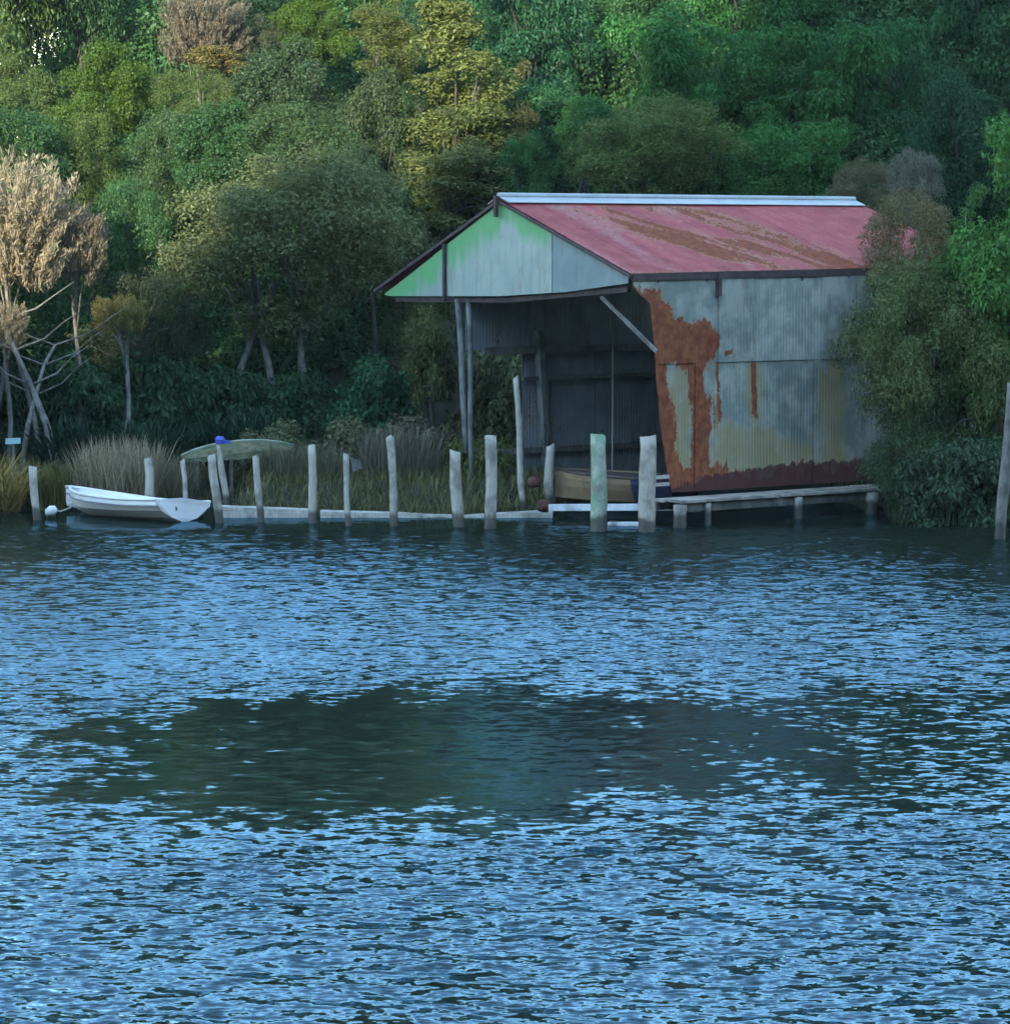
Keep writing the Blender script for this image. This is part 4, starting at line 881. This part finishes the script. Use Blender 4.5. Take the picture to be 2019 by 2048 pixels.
plant('reed_clump', 'yellow-green reed clump beside the stake at far left', 'reeds', 95, 60.4, 90, 500, (0.45, 0.95), 0.025, 0.18, 'leaf', (0.14, 0.13, 0.035), 3, 0.2, 'reeds on the bank')
plant('flax_plant', 'golden spiky plant at the left edge of the bank', 'plant', 8, 59.8, 60, 260, (0.6, 1.2), 0.05, 0.45, 'dry', (0.34, 0.25, 0.08), 4, 0.6, 'spiky plants')
plant('flax_plant', 'dark green flax fan behind the tall straw reeds', 'plant', 300, 63.2, 130, 420, (0.7, 1.4), 0.06, 0.5, 'leaf', (0.022, 0.062, 0.03), 5, 0.5, 'spiky plants')
plant('flax_plant', 'dark green flax fan between the straw reeds and leaning trunks', 'plant', 150, 63.4, 130, 420, (0.7, 1.4), 0.06, 0.5, 'leaf', (0.02, 0.058, 0.03), 6, 0.5, 'spiky plants')
plant('flax_plant', 'dark flax fan behind the mossy upturned boat', 'plant', 480, 63.6, 150, 420, (0.8, 1.6), 0.055, 0.5, 'leaf', (0.02, 0.052, 0.027), 7, 0.5, 'spiky plants')
plant('reed_clump', 'grey dry grass clump left of the boathouse front posts', 'reeds', 800, 61.2, 160, 900, (0.5, 1.25), 0.02, 0.22, 'dry', (0.20, 0.18, 0.13), 8, 0.25, 'reeds on the bank')
plant('reed_clump', 'dull olive grass clump under the knotty stake', 'reeds', 610, 61.0, 190, 800, (0.4, 0.9), 0.02, 0.3, 'dry', (0.16, 0.155, 0.09), 9, 0.3, 'reeds on the bank')
plant('reed_clump', 'green rushes at the waterline right of the deck', 'reeds', 1900, 57.4, 230, 900, (0.5, 1.5), 0.022, 0.18, 'leaf', (0.06, 0.085, 0.04), 10, 0.2, 'reeds on the bank', 0.5)
def bankf(rng, n):
    x = rng.uniform(-12, 2.5, n); y = shore_y(x) + 0.15 + rng.random(n) ** 1.4 * 5.5; return np.stack([x, y, ground_z(x, y) - 0.02], 1)
g = blades('bank_grass', 16000, bankf, (0.12, 0.42), 0.022, 0.4, 'leaf', 21, (0.14, 0.14, 0.055), 0.5); tag(g, 'short olive grass covering the bank', 'grass', kind='stuff')
def bankr(rng, n):
    x = rng.uniform(6.3, 11.5, n); y = shore_y(x) + 0.1 + rng.random(n) * 4; return np.stack([x, y, ground_z(x, y) - 0.02], 1)
g = blades('bank_sedge', 5000, bankr, (0.15, 0.6), 0.022, 0.4, 'leaf', 22, (0.05, 0.075, 0.035), 0.5); tag(g, 'dark sedge covering the right bank', 'grass', kind='stuff')

# leaning pale trunks at the far left
for lab, pts_, r0 in (('pale trunk leaning left from the reeds below the straw tree', [(118, 925), (92, 845), (62, 770), (30, 700), (5, 640)], 0.085), ('thinner pale trunk crossing the leaning trunk at far left', [(40, 915), (56, 850), (72, 790), (88, 730), (110, 690)], 0.06)):
    P = [at_y(*p, 63.0 + 0.15 * i) for i, p in enumerate(pts_)]; P[0][2] = float(ground_z(P[0][0], P[0][1])) - 0.1; b0 = P[0].copy()
    root = empty('bare_tree', b0, lab, 'tree', 'bare leaning trunks')
    MB().tube([p - b0 for p in P], [r0 * (1 - 0.14 * i) for i in range(len(P))], 8, 0.1, random.Random(2)).obj('trunk', M['bark'], root, True)
    for k in (2, 3, 4):
        for sg in (-1, 1):
            e = P[k] - b0 + np.array([sg * (0.5 + 0.15 * k), 0.1, 0.55]); m_ = (P[k] - b0 + e) / 2 + np.array([0.1 * sg, 0, -0.05])
            MB().tube([P[k] - b0, m_, e, e + np.array([sg * 0.3, 0, .2])], [r0 * .32, r0 * .24, r0 * .14, r0 * .06], 6).obj('branch', M['bark'], root, True)
# small things on the left bank
P = at_y(26, 882, 61.0)
sg = empty('sign_board', (P[0], P[1], float(ground_z(P[0], P[1]))), 'small pale teal board on a post at the left edge', 'sign'); zt_ = P[2] - sg.location[2]
MB().frame_box((0, 0, zt_), (1, 0, 0.04), (0, 1, 0), zz, -0.14, 0.14, -0.012, 0.012, -0.055, 0.055).obj('board', M['teal'], sg); MB().frame_box((0, 0.03, 0), (1, 0, 0), (0, 1, 0), zz, -0.025, 0.025, -0.012, 0.025, -0.2, zt_ + 0.03).obj('post', M['wood_dark'], sg)
P = at_y(103, 1025, 58.3)
b_ = empty('mooring_buoy', P, 'small white buoy lying at the waterline left of the dinghy', 'buoy')
MB().tube([(-.10, 0, -.05), (-.07, 0, -.01), (0, 0, .03), (.06, 0, .04), (.10, 0, .03)], [.02, .075, .10, .085, .03], 12).obj('float', M['white'], b_, True)
MB().tube([(.10, 0, .03), (.16, 0, .02), (.26, 0.02, .05), (.36, 0, .10)], [.015] * 4, 6).obj('rope_tail', M['rope'], b_)

# ------------------------------------------------------------------ haze volume added to lift the dark tones
hz = NT('added_haze'); pv = hz.n('ShaderNodeVolumePrincipled'); pv.inputs['Color'].default_value = (0.86, 0.92, 0.95, 1); pv.inputs['Density'].default_value = 0.00017; pv.inputs['Anisotropy'].default_value = 0.0
hz.l(pv.outputs[0], hz.out.inputs['Volume'])
haze = MB().frame_box((0, 0, 0), (1, 0, 0), (0, 1, 0), zz, -720, 720, -440, 920, -3, 84).obj('haze', hz.m); tag(haze, 'thin pale haze added to lift the dark tones', 'haze', kind='stuff')
